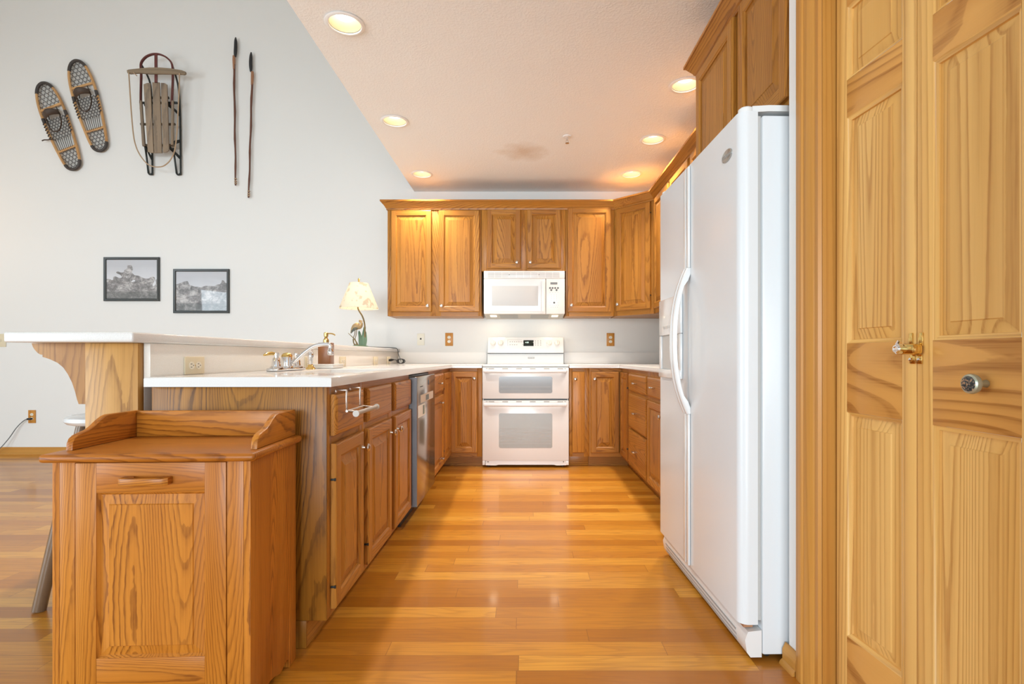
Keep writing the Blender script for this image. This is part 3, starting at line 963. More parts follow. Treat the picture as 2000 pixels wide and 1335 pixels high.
def crown_run(pts_in, pts_out_dir, name):
    """sweep the crown profile along a polyline; pts_out_dir = offset direction at each corner (already mitred)"""
    mb = MB(); bb = mb.bm
    rows = [[bb.verts.new((p[0] + d[0] * o, p[1] + d[1] * o, z)) for o, z in crown] for p, d in zip(pts_in, pts_out_dir)]
    n = len(crown)
    for ri, (A, B) in enumerate(zip(rows, rows[1:])):
        dx, dy = abs(pts_in[ri + 1][0] - pts_in[ri][0]), abs(pts_in[ri + 1][1] - pts_in[ri][1])
        m = 0 if dx >= dy * 0.9 else 1
        for i in range(n):
            f = bb.faces.new([A[i], A[(i + 1) % n], B[(i + 1) % n], B[i]]); f.material_index = m
    bb.faces.new(rows[0]); bb.faces.new(rows[-1][::-1])
    bmesh.ops.recalc_face_normals(bb, faces=bb.faces[:])
    return mb.build(name, [oakd[0], oakd[1]], None, (0, 0, 0), 0, 30)


t8 = math.tan(PI / 8)
g_ = 0.0015
o = crown_run([(-1.2855 - 0.0005, WY - 0.004), (-1.2855 - 0.0005, UY - g_), (0.8475, UY - g_), (1.1485, 4.603), (1.1485, 2.592)],
              [(-1, 0), (-1, -1), (-t8, -1), (-1, -t8), (-1, 0)], 'crown_moulding')
tag(o, 'oak crown moulding along the tops of the back wall cabinets and around the corner', 'moulding')
o = crown_run([(1.084, 2.5795), (0.8585, 2.5795), (0.8585, 1.664)], [(0, 1), (-1, 1), (-1, 0)], 'crown_moulding')
tag(o, 'oak crown moulding topping the cabinet over the refrigerator', 'moulding')

# ------------------------------------------------------------------ countertops
CZ0, CZ1 = 0.876, 0.908
SX0, SX1, SY0, SY1 = -1.085, -0.715, 2.22, 2.93
c = thing('countertop', 'long white speckled countertop with the sink, running to the range', 'countertop')
mb = MB()
xs = [-1.2545, SX0, SX1, -0.636, -0.3735]
ys = [1.721, SY0, SY1, 4.588, 5.2225]
mb.cells(xs, ys, [[1, 1, 1, 0], [1, 0, 1, 0], [1, 1, 1, 0], [1, 1, 1, 1]], CZ0, CZ1, 0, 0.006)
mb.build('counter_slab', quartz, c)
mb = MB(); mb.box((-1.2545, 5.203, CZ1 + 0.0005), (-0.3735, 5.2225, 1.018), 0, 0.002)
mb.build('backsplash', back_q, c)
c = thing('countertop', 'short white countertop in the corner between range and refrigerator', 'countertop')
mb = MB()
mb.cells([0.396, 0.835, 1.466], [2.645, 4.588, 5.2225], [[0, 1], [1, 1]], CZ0, CZ1, 0, 0.006)
mb.build('counter_slab', quartz, c)
mb = MB(); mb.box((0.396, 5.203, CZ1 + 0.0005), (1.466, 5.2225, 1.018), 0, 0.002)
mb.box((1.446, 2.645, CZ1 + 0.0005), (1.466, 5.2025, 1.018), 0, 0.002)
mb.build('backsplash', back_q, c)

# sink bowl hung below the opening
mb = MB(); bb = mb.bm
g_ = 0.004
lv = [(-0.018, CZ0 - 0.0008), (g_, CZ0 - 0.0008), (g_ + 0.004, CZ0 - 0.03), (g_ + 0.014, 0.745), (g_ + 0.05, 0.733)]
V = [[bb.verts.new(p) for p in ((SX0 + i, SY0 + i, z), (SX1 - i, SY0 + i, z), (SX1 - i, SY1 - i, z), (SX0 + i, SY1 - i, z))] for i, z in lv]
for A, B in zip(V, V[1:]):
    for i in range(4): bb.faces.new([A[i], A[(i + 1) % 4], B[(i + 1) % 4], B[i]])
bb.faces.new(V[-1])
c = mb.build('sink', quartz)
tag(c, 'white sink bowl set into the long countertop below the faucet', 'sink')
sm = c.modifiers.new('thick', 'SOLIDIFY'); sm.thickness = 0.006; sm.offset = -1

# ------------------------------------------------------------------ bar
c = thing('bar_counter', 'raised bar with white top on an oak post behind the sink', 'bar', (0, 0, 0))
mb = MB(); mb.box((-1.66, 1.662, 1.0215), (-1.246, 5.2225, 1.055), 0, 0.007, 3)
mb.build('bar_top', quartz, c)
mb = MB(); mb.box((-1.449, 1.757, 0.001), (-1.2785, 5.2225, 1.0208)); mb.build('half_wall', wall_paint, c)
mb = MB(); mb.box((-1.278, 1.7535, CZ1 - 0.031), (-1.2562, 5.2225, 1.0208), 0, 0.001); mb.build('backsplash', splash_m, c)
mb = MB(); mb.box((-1.4535, 1.728, 0.001), (-1.2788, 1.7562, 1.0208), 0, 0.0015)
e = mb.build('end_post', wood('pale_oak_post', 2, (0.56, 0.30, 0.085), (0.46, 0.225, 0.055), (0.19, 0.075, 0.017), rings=66, nscale=4.0, along=0.07, pore=0.5, figure=0.9), c)
prof = [(70, 669.2), (70, 671), (72, 677), (76, 683), (81, 688.5), (86, 691.8), (91, 692.5), (91, 696.5), (105, 701), (120, 708), (131, 717), (140, 730), (148, 746), (154, 764), (158, 780), (161, 788), (165.5, 790), (165.5, 797), (165.6, 669.2)]
pp = []
for px, py in prof:
    X, _, Z = wp(px, py, 1.775)
    pp.append((X, min(Z, 1.0208)))
pp = pp[1:-3]
pp = [(pp[0][0], 1.0208)] + pp + [(-1.4542, pp[-1][1]), (-1.4542, 1.0208)]
mb = MB(); mb.prism(pp, 1, 1.760, 1.800, 0)
mb.build('corbel', wood('corbel_oak', 2, (0.44, 0.225, 0.068), (0.36, 0.165, 0.045), (0.20, 0.08, 0.02), rings=40), c)

# ------------------------------------------------------------------ outlets and plates


def plate(name, label, cat, loc, rz, w, h, pm, kind, group=None):
    """wall plate; local x to the right, y into the wall, centre at loc"""
    t = thing(name, label, cat, loc, rz, group)
    mb = MB(); mb.box((-w / 2, -0.006, -h / 2), (w / 2, -0.0006, h / 2), 0, 0.002)
    mb.build('cover_plate', pm, t)
    if kind in ('duplex_v', 'duplex_h'):
        for s in (-1, 1):
            cx, cz = (0, s * 0.021) if kind == 'duplex_v' else (s * 0.021, 0)
            mb = MB()
            mb.lathe([(0.0165, 0.0), (0.0165, 0.0012), (0.0, 0.0012)], (cx, -0.0062, cz), '-y', 20, 0, 1.0, 0.86)
            for d in (-0.006, 0.006):
                a = (cx + d, cz + 0.003) if kind == 'duplex_v' else (cx + 0.003 * 0 - 0.003, cz + d)
                mb.box((a[0] - (0.0011 if kind == 'duplex_v' else 0.004), -0.0080, a[1] - (0.004 if kind == 'duplex_v' else 0.0011)),
                       (a[0] + (0.0011 if kind == 'duplex_v' else 0.004), -0.0073, a[1] + (0.004 if kind == 'duplex_v' else 0.0011)), 1)
            q = (cx, cz - 0.008) if kind == 'duplex_v' else (cx + 0.009, cz)
            mb.lathe([(0.0024, 0.0), (0.0, 0.0006)], (q[0], -0.0074, q[1]), '-y', 10, 1)
            mb.build('receptacle', [ivory_l, slot_m], t)
        mb = MB(); mb.lathe([(0.003, 0.0), (0.0, 0.0012)], (0, -0.0062, 0), '-y', 10); mb.build('screw', brass_d, t)
    elif kind == 'jack':
        mb = MB(); mb.box((-0.008, -0.0072, -0.002), (0.008, -0.0061, 0.014), 0, 0.0004); mb.build('jack_port', slot_m, t)
    elif kind == 'switch':
        mb = MB(); mb.box((-0.005, -0.014, -0.012), (0.005, -0.0061, 0.012), 0, 0.001); mb.build('toggle', ivory_l, t)
    return t


def at_wall(px0, px1, py0, py1, Y=WY):
    a = wp((px0 + px1) / 2, (py0 + py1) / 2, Y)
    return (a[0], Y - 0.0002, a[2])


oak_plate = wood('oak_cover_plate', 2, (0.58, 0.27, 0.055), (0.50, 0.20, 0.035), (0.35, 0.12, 0.015), rings=12, var=0.05)
plate('wall_plate', 'ivory phone jack plate low on wall between lamp and range', 'outlet', at_wall(815, 829, 651, 674), 0, 0.072, 0.117, ivory_l, 'jack')
plate('wall_outlet', 'wood-plate outlet on back wall between phone jack and range', 'outlet', at_wall(869.5, 885, 649.5, 675.5), 0, 0.078, 0.130, oak_plate, 'duplex_v')
plate('wall_outlet', 'wood-plate outlet on back wall between range and refrigerator', 'outlet', at_wall(1184.5, 1200, 650, 675.5), 0, 0.078, 0.130, oak_plate, 'duplex_v')
plate('wall_outlet', 'wood-plate outlet low on living-room wall with a cord plugged in', 'outlet', at_wall(56, 70.5, 800, 826), 0, 0.075, 0.130, oak_plate, 'duplex_v')
plate('light_switch', 'ivory switch plate on the wall past the bar top end', 'switch', at_wall(-8, 12.5, 651.5, 677.5), 0, 0.105, 0.130, ivory, 'switch')
SPX = -1.2562
for (ya, yb, lab) in ((1.925, 2.043, 'ivory outlet lying sideways on the bar splash closest to the oak post'),
                      (2.985, 3.095, 'ivory outlet on the bar splash behind the side sprayer'),
                      (3.545, 3.665, 'ivory outlet on the bar splash just past the soap dispenser tray'),
                      (4.345, 4.465, 'ivory outlet with nothing plugged in, below the lamp'),
                      (4.765, 4.880, 'ivory outlet holding the black lamp plug at the bar end')):
    plate('wall_outlet', lab, 'outlet', (SPX, (ya + yb) / 2, 0.9425), LR, yb - ya, 0.066, ivory, 'duplex_h')

# cord plugged into the low living-room outlet
p0 = at_wall(56, 70.5, 800, 826)
c = thing('power_cord', 'thin dark cord hanging from the low wall outlet to the floor', 'cord', (p0[0], p0[1], 0))
mb = MB(); mb.box((-0.022, -0.040, p0[2] - 0.030), (0.012, -0.0085, p0[2] - 0.012), 0, 0.004); mb.build('plug', black_pl, c)
mb = MB()
pts = [(-0.02, -0.028, p0[2] - 0.021), (-0.06, -0.03, p0[2] - 0.04), (-0.12, -0.04, 0.27), (-0.19, -0.06, 0.15), (-0.26, -0.10, 0.05), (-0.36, -0.16, 0.006), (-0.6, -0.25, 0.006), (-0.9, -0.28, 0.006)]
mb.tube(spline(pts, 6), 0.0045, 6); mb.build('cord', cord_g, c)

# ------------------------------------------------------------------ range
RXC, RYF = 0.0115, 4.580
c = thing('range', 'white double-oven range between the oak base cabinets', 'range', (RXC, RYF, 0), 0)
W2 = 0.379
mb = MB()
mb.box((-W2, 0.045, 0.030), (W2, 0.635, 0.886), 0, 0.002)
mb.build('body', appl_warm, c)
mb = MB(); mb.box((-W2 - 0.001, 0.010, 0.8870), (W2 + 0.001, 0.560, 0.905), 0, 0.004); mb.build('cooktop', appl, c)
mb = MB(); mb.box((-W2 + 0.002, 0.030, 0.8830), (W2 - 0.002, 0.0448, 0.8868), 0); mb.build('gap_strip', black_pl, c)
# backguard: lower riser and leaning control panel
mb = MB()
mb.prism([(0.530, 0.9055), (0.545, 1.004), (0.638, 1.004), (0.638, 0.9055)], 0, -W2 + 0.006, W2 - 0.006, 0)
bg = mb.build('backguard', appl, c)
mb = MB(); mb.prism([(0.538, 1.0045), (0.540, 1.010), (0.630, 1.010), (0.630, 1.0045)], 0, -W2 + 0.008, W2 - 0.008); mb.build('shadow_gap', black_pl, bg)
mb = MB()
mb.prism([(0.522, 1.0105), (0.520, 1.022), (0.556, 1.158), (0.562, 1.166), (0.576, 1.168), (0.638, 1.168), (0.638, 1.0105)], 0, -W2 + 0.010, W2 - 0.006, 0, 0.004)
cp = mb.build('control_panel', appl_warm, bg)
lean = math.atan2(0.036, 0.136)
cp_y = lambda z: 0.520 + (z - 1.022) * 0.036 / 0.136


def on_panel(mb_, name, mats, parent, x, z, dy=0.0):
    o = mb_.build(name, mats, parent, (x, cp_y(z) - dy, z))
    o.rotation_euler = (-lean, 0, 0)
    return o


# panel children are sub-sub-parts of the range in depth, so they hang from the backguard
for kx in (-0.318, -0.245, 0.232, 0.308):
    mb = MB()
    mb.lathe([(0.029, 0.0), (0.029, 0.003), (0.025, 0.006), (0.023, 0.022), (0.020, 0.026), (0.0, 0.027)], (0, 0, 0), '-y', 26)
    mb.box((-0.004, -0.034, -0.021), (0.004, -0.022, 0.021), 0, 0.003)
    on_panel(mb, 'knob', plain('cream_knob', (0.84, 0.80, 0.73), 0.3, coat=0.3), bg, kx, 1.108)
mb = MB(); mb.box((-0.050, -0.002, -0.030), (0.050, 0.001, 0.030), 0, 0.001); on_panel(mb, 'display', black_gl, bg, 0.030, 1.108)
t_ = text(bg, 'clock_digits', '4:08', 0.020, display_glow, (0.014, cp_y(1.114) - 0.0028, 1.114), (PI / 2 - lean, 0, 0))
mb = MB()
for i in range(7):
    mb.box((-0.155 + i * 0.0215, -0.0008, 0.010), (-0.145 + i * 0.0215, 0.0, 0.018))
for i in range(4):
    mb.box((-0.155 + i * 0.0215, -0.0008, -0.020), (-0.145 + i * 0.0215, 0.0, -0.012))
mb.box((-0.030, -0.0008, -0.020), (-0.022, 0.0, -0.012))
mb.box((-0.176, -0.0008, -0.028), (-0.174, 0.0, 0.036)); mb.box((-0.176, -0.0008, 0.034), (-0.035, 0.0, 0.036))
for j in range(4):
    for i in range(3):
        mb.box((0.092 + i * 0.026, -0.0008, -0.024 + j * 0.015), (0.102 + i * 0.026, 0.0, -0.017 + j * 0.015))
on_panel(mb, 'touch_keys', mark_grey, bg, 0.0, 1.108, 0.0003)
mb = MB()
for i in range(6): mb.box((-0.04 + i * 0.013, -0.0008, 0.0), (-0.032 + i * 0.013, 0.0, 0.003))
on_panel(mb, 'model_print', faint, bg, 0.0, 1.050, 0.0003)
mb = MB(); mb.box((0.024, 0.5355, 0.955), (0.088, 0.5395, 0.972)); mb.build('badge', mark_grey, bg)
text(bg, 'badge_lettering', 'MAYTAG', 0.0125, appl, (0.056, 0.5352, 0.9634), (PI / 2, 0, 0))


def oven_door(z0, z1, wz0, wz1, hz, gm, name):
    mb = MB(); mb.box((-W2, 0.0, z0), (W2, 0.0445, z1), 0, 0.005)
    d = mb.build(name, appl_warm, c)
    # window with rounded corners
    r, x1 = 0.014, 0.2335
    poly = []
    for (cx, cz, a0) in ((x1 - r, wz1 - r, 0), (-x1 + r, wz1 - r, 90), (-x1 + r, wz0 + r, 180), (x1 - r, wz0 + r, 270)):
        for k in range(6):
            a = math.radians(a0 + k * 18)
            poly.append((cx + r * math.cos(a), cz + r * math.sin(a)))
    mb = MB(); mb.prism(poly, 1, -0.0015, 0.003); mb.build('oven_window', gm, d)
    mb = MB()
    nz = 2 if wz1 - wz0 < 0.2 else 6
    for k in range(nz):
        zz = wz0 + (wz1 - wz0) * (0.12 + 0.5 * k / nz)
        mb.box((-x1 + 0.012, -0.0018, zz), (x1 - 0.012, -0.0016, zz + 0.0016))
    mb.build('rack_lines', plain('rack_glint', (0.46, 0.43, 0.37), 0.4), d)
    # full-width handle with hollow behind
    mb = MB()
    mb.box((-W2 + 0.012, -0.040, hz - 0.016), (W2 - 0.020, -0.020, hz + 0.012), 0, 0.009, 3)
    for s in (-1, 1): mb.box((s * 0.345 - 0.018, -0.025, hz - 0.012), (s * 0.345 + 0.018, 0.002, hz + 0.010), 0, 0.004)
    mb.build('handle', appl, d)
    mb = MB()
    zt = z1 - 0.011
    for i in range(6):
        xx = -0.325 + i * 0.121
        mb.box((xx, -0.0012, zt - 0.0045), (xx + 0.050, 0.001, zt + 0.0045), 0)
    for s in (-0.350, 0.338): mb.box((s, -0.0012, zt - 0.002), (s + 0.018, 0.001, zt + 0.004), 0)
    mb.build('vent_slots', mark_grey, d)
    return d


oven_door(0.606, 0.8815, 0.656, 0.801, 0.849, oven_glass, 'upper_oven_door')
oven_door(0.0645, 0.592, 0.175, 0.478, 0.556, oven_glass_low, 'lower_oven_door')
mb = MB(); mb.box((-W2 + 0.01, 0.03, 0.5925), (W2 - 0.01, 0.0445, 0.6055)); mb.build('door_gap', black_pl, c)
mb = MB()
mb.prism([(-0.352, 0.064), (0.356, 0.064), (0.356, 0.022), (0.27, 0.020), (0.25, 0.026), (-0.24, 0.026), (-0.26, 0.020), (-0.352, 0.022)], 1, 0.010, 0.030)
for s in (-0.33, 0.333): mb.lathe([(0.005, 0.0), (0.0, 0.001)], (s, 0.010, 0.052), '-y', 10, 1)
mb.build('kick_panel', [appl_warm, slot_m], c)
mb = MB()
for s in (-0.33, 0.33):
    for yy in (0.09, 0.58): mb.lathe([(0.018, 0.0008), (0.018, 0.008), (0.010, 0.010), (0.010, 0.030)], (s, yy, 0), 'z', 12)
mb.build('levelling_feet', black_pl, c)
for s in (-1, 1):
    mb = MB(); mb.box((s * 0.3675 - 0.0115, 0.006, 0.024), (s * 0.3675 + 0.0115, 0.044, 0.0635), 0, 0.002)
    mb.build('side_skirt', appl_warm, c)

# ------------------------------------------------------------------ microwave
c = thing('microwave', 'white over-the-range microwave under the short wall cabinet', 'microwave', (0.0, 4.868, 0), 0)
MX0, MX1 = -0.3775, 0.3775
mb = MB()
mb.prism([(0.030, 1.374), (0.352, 1.350), (0.352, 1.7765), (0.030, 1.7765)], 0, MX0 + 0.002, MX1 - 0.002, 0)
mb.build('body', plain('microwave_body_grey', (0.50, 0.46, 0.40), 0.5), c)
mb = MB(); mb.box((MX0, 0.004, 1.703), (MX1, 0.0295, 1.7755), 0, 0.004)
gr = mb.build('vent_grille', mw_white, c)
mb = MB()
for k in range(5):
    z = 1.714 + k * 0.0105
    for i in range(10):
        xx = MX0 + 0.036 + i * 0.0675
        mb.box((xx, 0.0022, z), (xx + 0.062, 0.0038, z + 0.0046), 0)
mb.build('louvre_slots', pale_grey, gr)
mb = MB()
for s in (-0.140, 0.137): mb.lathe([(0.004, 0.0), (0.0, 0.001)], (s, 0.002, 1.7385), '-y', 10)
mb.build('grille_screws', slot_m, gr)
mb = MB(); mb.box((MX0, 0.0, 1.374), (0.199, 0.0295, 1.7015), 0, 0.006)
d = mb.build('door', mw_white, c)
mb = MB()
ring_panel(mb, MX0 + 0.035, 0.158, 1.398, 1.688, [(0.0, -0.0005), (0.004, -0.0022), (0.006, -0.0024)])
mb.build('door_panel', plain('white_glass_panel', (0.76, 0.77, 0.77), 0.25, coat=0.15), d)
mb = MB(); mb.box((MX0 + 0.076, -0.0045, 1.449), (0.128, -0.003, 1.634), 0, 0.0005)
mb.build('door_window', mw_glass, d)
mb = MB(); mb.box((0.164, -0.018, 1.392), (0.190, -0.0005, 1.690), 0, 0.008, 3)
mb.build('handle', mw_white, d)
mb = MB()
for i in range(9): mb.box((-0.128 + i * 0.0078, -0.0034, 1.421), (-0.123 + i * 0.0078, -0.0026, 1.4255))
for i in range(4): mb.box((-0.110 + i * 0.0078, -0.0034, 1.411), (-0.105 + i * 0.0078, -0.0026, 1.4145))
mb.build('door_lettering', faint, d)
mb = MB(); mb.box((0.203, 0.001, 1.374), (MX1, 0.0295, 1.7015), 0, 0.004)
p = mb.build('control_panel', plain('microwave_panel_cream', (0.82, 0.79, 0.745), 0.3), c)
sx = lambda zx: MX0 + (zx - 207) / (1527 - 207) * 0.755      # from the close-up crop
sz = lambda zy: 1.7765 - (zy - 245) / (940 - 245) * 0.4025
mb = MB(); mb.box((sx(1293), -0.0006, sz(467)), (sx(1406), 0.0008, sz(432))); mb.build('display', plain('grey_lcd', (0.17, 0.165, 0.155), 0.3), p)
mb = MB()
for zx, zy in ((1286, 524), (1328, 524), (1371, 524), (1416, 524), (1307, 557), (1393, 557), (1354, 760)):
    mb.lathe([(0.0092, 0.0), (0.0092, 0.0010), (0.0, 0.0012)], (sx(zx), 0.0008, sz(zy)), '-y', 16)
mb.build('round_buttons', plain('dark_button', (0.10, 0.10, 0.095), 0.4), p)
mb = MB()
for (zy, n, x0_, x1_) in ((596, 4, 1286, 1416), (632, 3, 1310, 1392), (662, 3, 1310, 1392), (690, 3, 1310, 1392), (720, 3, 1310, 1392), (760, 2, 1286, 1416), (800, 5, 1286, 1420), (832, 4, 1303, 1408)):
    for i in range(n):
        zx = x0_ + (x1_ - x0_) * i / (n - 1)
        mb.box((sx(zx) - 0.0035, 0.0, sz(zy) - 0.0035), (sx(zx) + 0.0035, 0.0008, sz(zy) + 0.0035))
mb.build('key_marks', faint, p)
# underside: two lamps and grease filters
mb = MB()
bz = lambda y: 1.374 - (y - 0.030) * 0.024 / 0.322
def under(xa, xb, ya, yb, off):
    return [(xa, ya, bz(ya) - off), (xb, ya, bz(ya) - off), (xb, yb, bz(yb) - off), (xa, yb, bz(yb) - off)][::-1]
mb.face(under(-0.325, -0.265, 0.09, 0.20, 0.0015)); mb.face(under(0.262, 0.322, 0.09, 0.20, 0.0015))
mb.build('cooktop_lamp', mw_glow, c)
mb = MB(); mb.face(under(-0.235, -0.06, 0.06, 0.29, 0.0015)); mb.face(under(0.06, 0.235, 0.06, 0.29, 0.0015)); mb.build('grease_filter', grey_pl, c)
for s in (-0.295, 0.292):
    a = area_light('cooktop_lamp_light', (s, 4.868 + 0.145, 1.350), (s, 4.868 + 0.13, 0.9), 0.06, 0.08, 0.35, (1.0, 0.80, 0.55))

# ------------------------------------------------------------------ refrigerator
FROT = math.atan2(-1.0, 0.024)
c = thing('refrigerator', 'white side-by-side refrigerator standing against the closet wall', 'refrigerator', (0.668, 2.590, 0), FROT)
FW, FZ0, FZ1 = 0.922, 0.118, 1.762
mb = MB(); mb.box((0.0, 0.072, 0.022), (FW, 0.775, 1.748), 0, 0.006)
mb.build('body', appl_tex, c)


def rounded_door(xa, xb, ra, rb, name):
    poly = []
    seg = 8
    poly.append((xa, 0.058))
    for k in range(seg + 1):
        a = PI + (PI / 2) * k / seg
        poly.append((xa + ra + ra * math.cos(a), ra + ra * math.sin(a)))
    for k in range(seg + 1):
        a = 1.5 * PI + (PI / 2) * k / seg
        poly.append((xb - rb + rb * math.cos(a), rb + rb * math.sin(a)))
    poly.append((xb, 0.058))
    mb = MB(); mb.prism(poly, 2, FZ0, FZ1)
    return mb.build(name, appl_tex, c, (0, 0, 0), 0, 40)


fd = rounded_door(0.002, 0.4265, 0.026, 0.004, 'freezer_door')
rd = rounded_door(0.4315, FW - 0.002, 0.004, 0.030, 'fresh_food_door')
mb = MB(); mb.box((0.012, 0.0585, FZ0 + 0.01), (0.4205, 0.0715, FZ1 - 0.012)); mb.box((0.438, 0.0585, FZ0 + 0.01), (FW - 0.012, 0.0715, FZ1 - 0.012))
mb.build('door_gasket', pale_grey, c)
for d, xa, xb, off in ((fd, 0.400, 0.424, 0), (rd, 0.434, 0.458, 1)):
    xm = (xa + xb) / 2
    mb = MB()
    mb.box((xa, -0.010, FZ0 + 0.004), (xb, -0.0004, 0.742), 0, 0.004)
    mb.box((xa, -0.010, 1.338), (xb, -0.0004, FZ1 - 0.008), 0, 0.004)
    mb.build('edge_trim', appl, d)
    pts = []
    for k in range(25):
        u = k / 24
        z = 0.742 + 0.596 * u
        bulge = 0.012 + 0.058 * (1 - (2 * abs(u - 0.5)) ** 2.4)
        pts.append((xm, -bulge, z))
    mb = MB(); bb = mb.bm
    rows = []
    for k, (x_, y_, z_) in enumerate(pts):
        u = k / 24
        th = 0.014 if 0.12 < u < 0.88 else 0.014 + (0.03 * (0.12 - min(u, 1 - u)) / 0.12)
        rows.append([bb.verts.new(q) for q in ((xa + 0.006, y_ - 0.002, z_), (xb - 0.006, y_ - 0.002, z_), (xb, y_ + 0.005, z_), (xb, min(y_ + th, -0.0004), z_), (xa, min(y_ + th, -0.0004), z_), (xa, y_ + 0.005, z_))])
    for A, B in zip(rows, rows[1:]):
        for i in range(6): bb.faces.new([A[i], A[(i + 1) % 6], B[(i + 1) % 6], B[i]])
    bb.faces.new(rows[0]); bb.faces.new(rows[-1][::-1])
    bmesh.ops.recalc_face_normals(bb, faces=bb.faces[:])
    mb.build('handle', appl, d, (0, 0, 0), 0, 50)
# ice and water dispenser
mb = MB()
mb.box((0.045, -0.013, 1.075), (0.365, -0.0004, 1.245), 0, 0.006)
mb.box((0.045, -0.012, 0.880), (0.075, -0.0004, 1.075), 0, 0.005); mb.box((0.335, -0.012, 0.880), (0.365, -0.0004, 1.075), 0, 0.005)
mb.box((0.045, -0.016, 0.878), (0.365, -0.0004, 0.918), 0, 0.006)
mb.build('dispenser_bezel', appl, fd)
mb = MB(); mb.box((0.076, -0.004, 0.919), (0.334, -0.0004, 1.074)); mb.build('dispenser_recess', pale_grey, fd)
mb = MB()
for i in range(5): mb.box((0.12 + i * 0.042, -0.0142, 1.105), (0.145 + i * 0.042, -0.0128, 1.118))
for i in range(4): mb.box((0.22 + i * 0.03, -0.0142, 1.165), (0.238 + i * 0.03, -0.0128, 1.170))
mb.build('dispenser_buttons', pale_grey, fd)
# oval badge near the top of the fresh-food door
mb = MB()
mb.lathe([(0.040, 0.0), (0.040, 0.003), (0.036, 0.0042), (0.034, 0.0034), (0.0, 0.0034)], (0.822, -0.0002, 1.655), '-y', 36, 0, 1.0, 0.52)
mb.build('badge', plain('silver_badge', (0.45, 0.46, 0.45), 0.3, 0.8), rd)
text(rd, 'badge_lettering', 'Whirlpool', 0.0165, mark_grey, (0.822, -0.0040, 1.655), (PI / 2, 0, 0))
# hinge covers on top
mb = MB()
mb.lathe([(0.024, FZ1 + 0.0005), (0.024, FZ1 + 0.016), (0.020, FZ1 + 0.020), (0.0, FZ1 + 0.020)], (FW - 0.032, 0.032, 0), 'z', 24)
mb.prism([(FW - 0.052, 0.045), (FW - 0.012, 0.045), (FW - 0.004, 0.095), (FW - 0.004, 0.175), (FW - 0.012, 0.200), (FW - 0.075, 0.200), (FW - 0.075, 0.110)], 2, FZ1 + 0.0005, FZ1 + 0.020)
mb.build('hinge_cover', appl, c)
mb = MB(); mb.lathe([(0.024, FZ1 + 0.0005), (0.024, FZ1 + 0.016), (0.020, FZ1 + 0.020), (0.0, FZ1 + 0.020)], (0.032, 0.032, 0), 'z', 24)
mb.build('hinge_cover', appl, c)
# base grille
mb = MB()
mb.prism([(0.070, 0.014), (0.034, 0.014), (0.022, 0.030), (0.016, 0.070), (0.026, 0.096), (0.070, 0.100)], 0, 0.012, FW - 0.002, 0)
g_ = mb.build('base_grille', appl, c)
mb = MB()
for z, y in ((0.036, 0.0195), (0.052, 0.0175), (0.068, 0.0155)):
    mb.box((0.06, y - 0.0005, z), (FW - 0.07, y + 0.004, z + 0.005))
mb.build('grille_slots', plain('slot_grey', (0.36, 0.36, 0.36), 0.5), g_)
mb = MB(); mb.box((FW - 0.070, 0.020, 0.1005), (FW - 0.022, 0.050, 0.1172)); mb.build('hinge_bracket', plain('rusty_bracket', (0.42, 0.20, 0.10), 0.6), c)
mb = MB()
for xx in (0.05, FW - 0.06):
    for yy in (0.10, 0.70): mb.tube([(xx, yy, 0.0135), (xx + 0.03, yy, 0.0135)], 0.0125, 14)
mb.build('roller', black_pl, c)

# ------------------------------------------------------------------ recessed ceiling lights


def downlight(x, y, label):
    t = thing('recessed_light', label, 'ceiling light', (x, y, CH), 0)
    mb = MB()
    mb.lathe([(0.0775, -0.0012), (0.080, -0.0012), (0.094, -0.0012), (0.098, -0.004), (0.094, -0.007), (0.080, -0.008), (0.0775, -0.005), (0.0775, -0.0012)], (0, 0, 0), 'z', 36)
    mb.build('trim_ring', white_edge, t)
    mb = MB()
    mb.lathe([(0.0765, 0.001), (0.072, 0.03), (0.060, 0.09), (0.052, 0.105)], (0, 0, 0), 'z', 36)
    mb.build('reflector', reflector_m, t)
    mb = MB(); mb.lathe([(0.0, 0.026), (0.030, 0.028), (0.045, 0.035), (0.050, 0.048), (0.042, 0.080), (0.0, 0.100)], (0, 0, 0), 'z', 28)
    mb.build('bulb', lamp_glow, t)
    d = bpy.data.lights.new('recessed_lamp', 'SPOT')
    d.energy = 58; d.color = (1.0, 0.90, 0.79); d.spot_size = math.radians(125); d.spot_blend = 0.9; d.shadow_soft_size = 0.045
    o = bpy.data.objects.new('recessed_lamp', d); COL.objects.link(o); o.parent = t; o.location = (0, 0, -0.012)


for (x, y), lab in zip(LIGHTS_L, ('lit recessed ceiling light by the loft edge, closest to the camera', 'lit recessed ceiling light by the loft edge, middle one of its row', 'lit recessed ceiling light by the loft edge, closest to the back wall')):
    downlight(x, y, lab)
for (x, y), lab in zip(LIGHTS_R, ('lit recessed ceiling light beside the cabinet over the refrigerator', 'lit recessed ceiling light on the refrigerator side, middle one of its row', 'lit recessed ceiling light above the angled corner wall cabinet')):
    downlight(x, y, lab)

c = thing('sprinkler_head', 'small fire sprinkler head on the kitchen ceiling', 'sprinkler', (0.322, 3.914, CH), 0)
mb = MB(); mb.lathe([(0.0, -0.0008), (0.034, -0.0008), (0.032, -0.006), (0.012, -0.010), (0.0, -0.010)], (0, 0, 0), 'z', 24); mb.build('escutcheon', white_edge, c)
mb = MB()
mb.tube([(0, 0, -0.010), (0, 0, -0.028)], 0.006, 10)
for s in (-1, 1): mb.tube([(s * 0.006, 0, -0.024), (s * 0.011, 0, -0.036), (s * 0.004, 0, -0.050)], 0.0022, 6)
mb.lathe([(0.0, -0.050), (0.014, -0.050), (0.015, -0.052), (0.0, -0.053)], (0, 0, 0), 'z', 16)
mb.build('deflector', chrome, c)

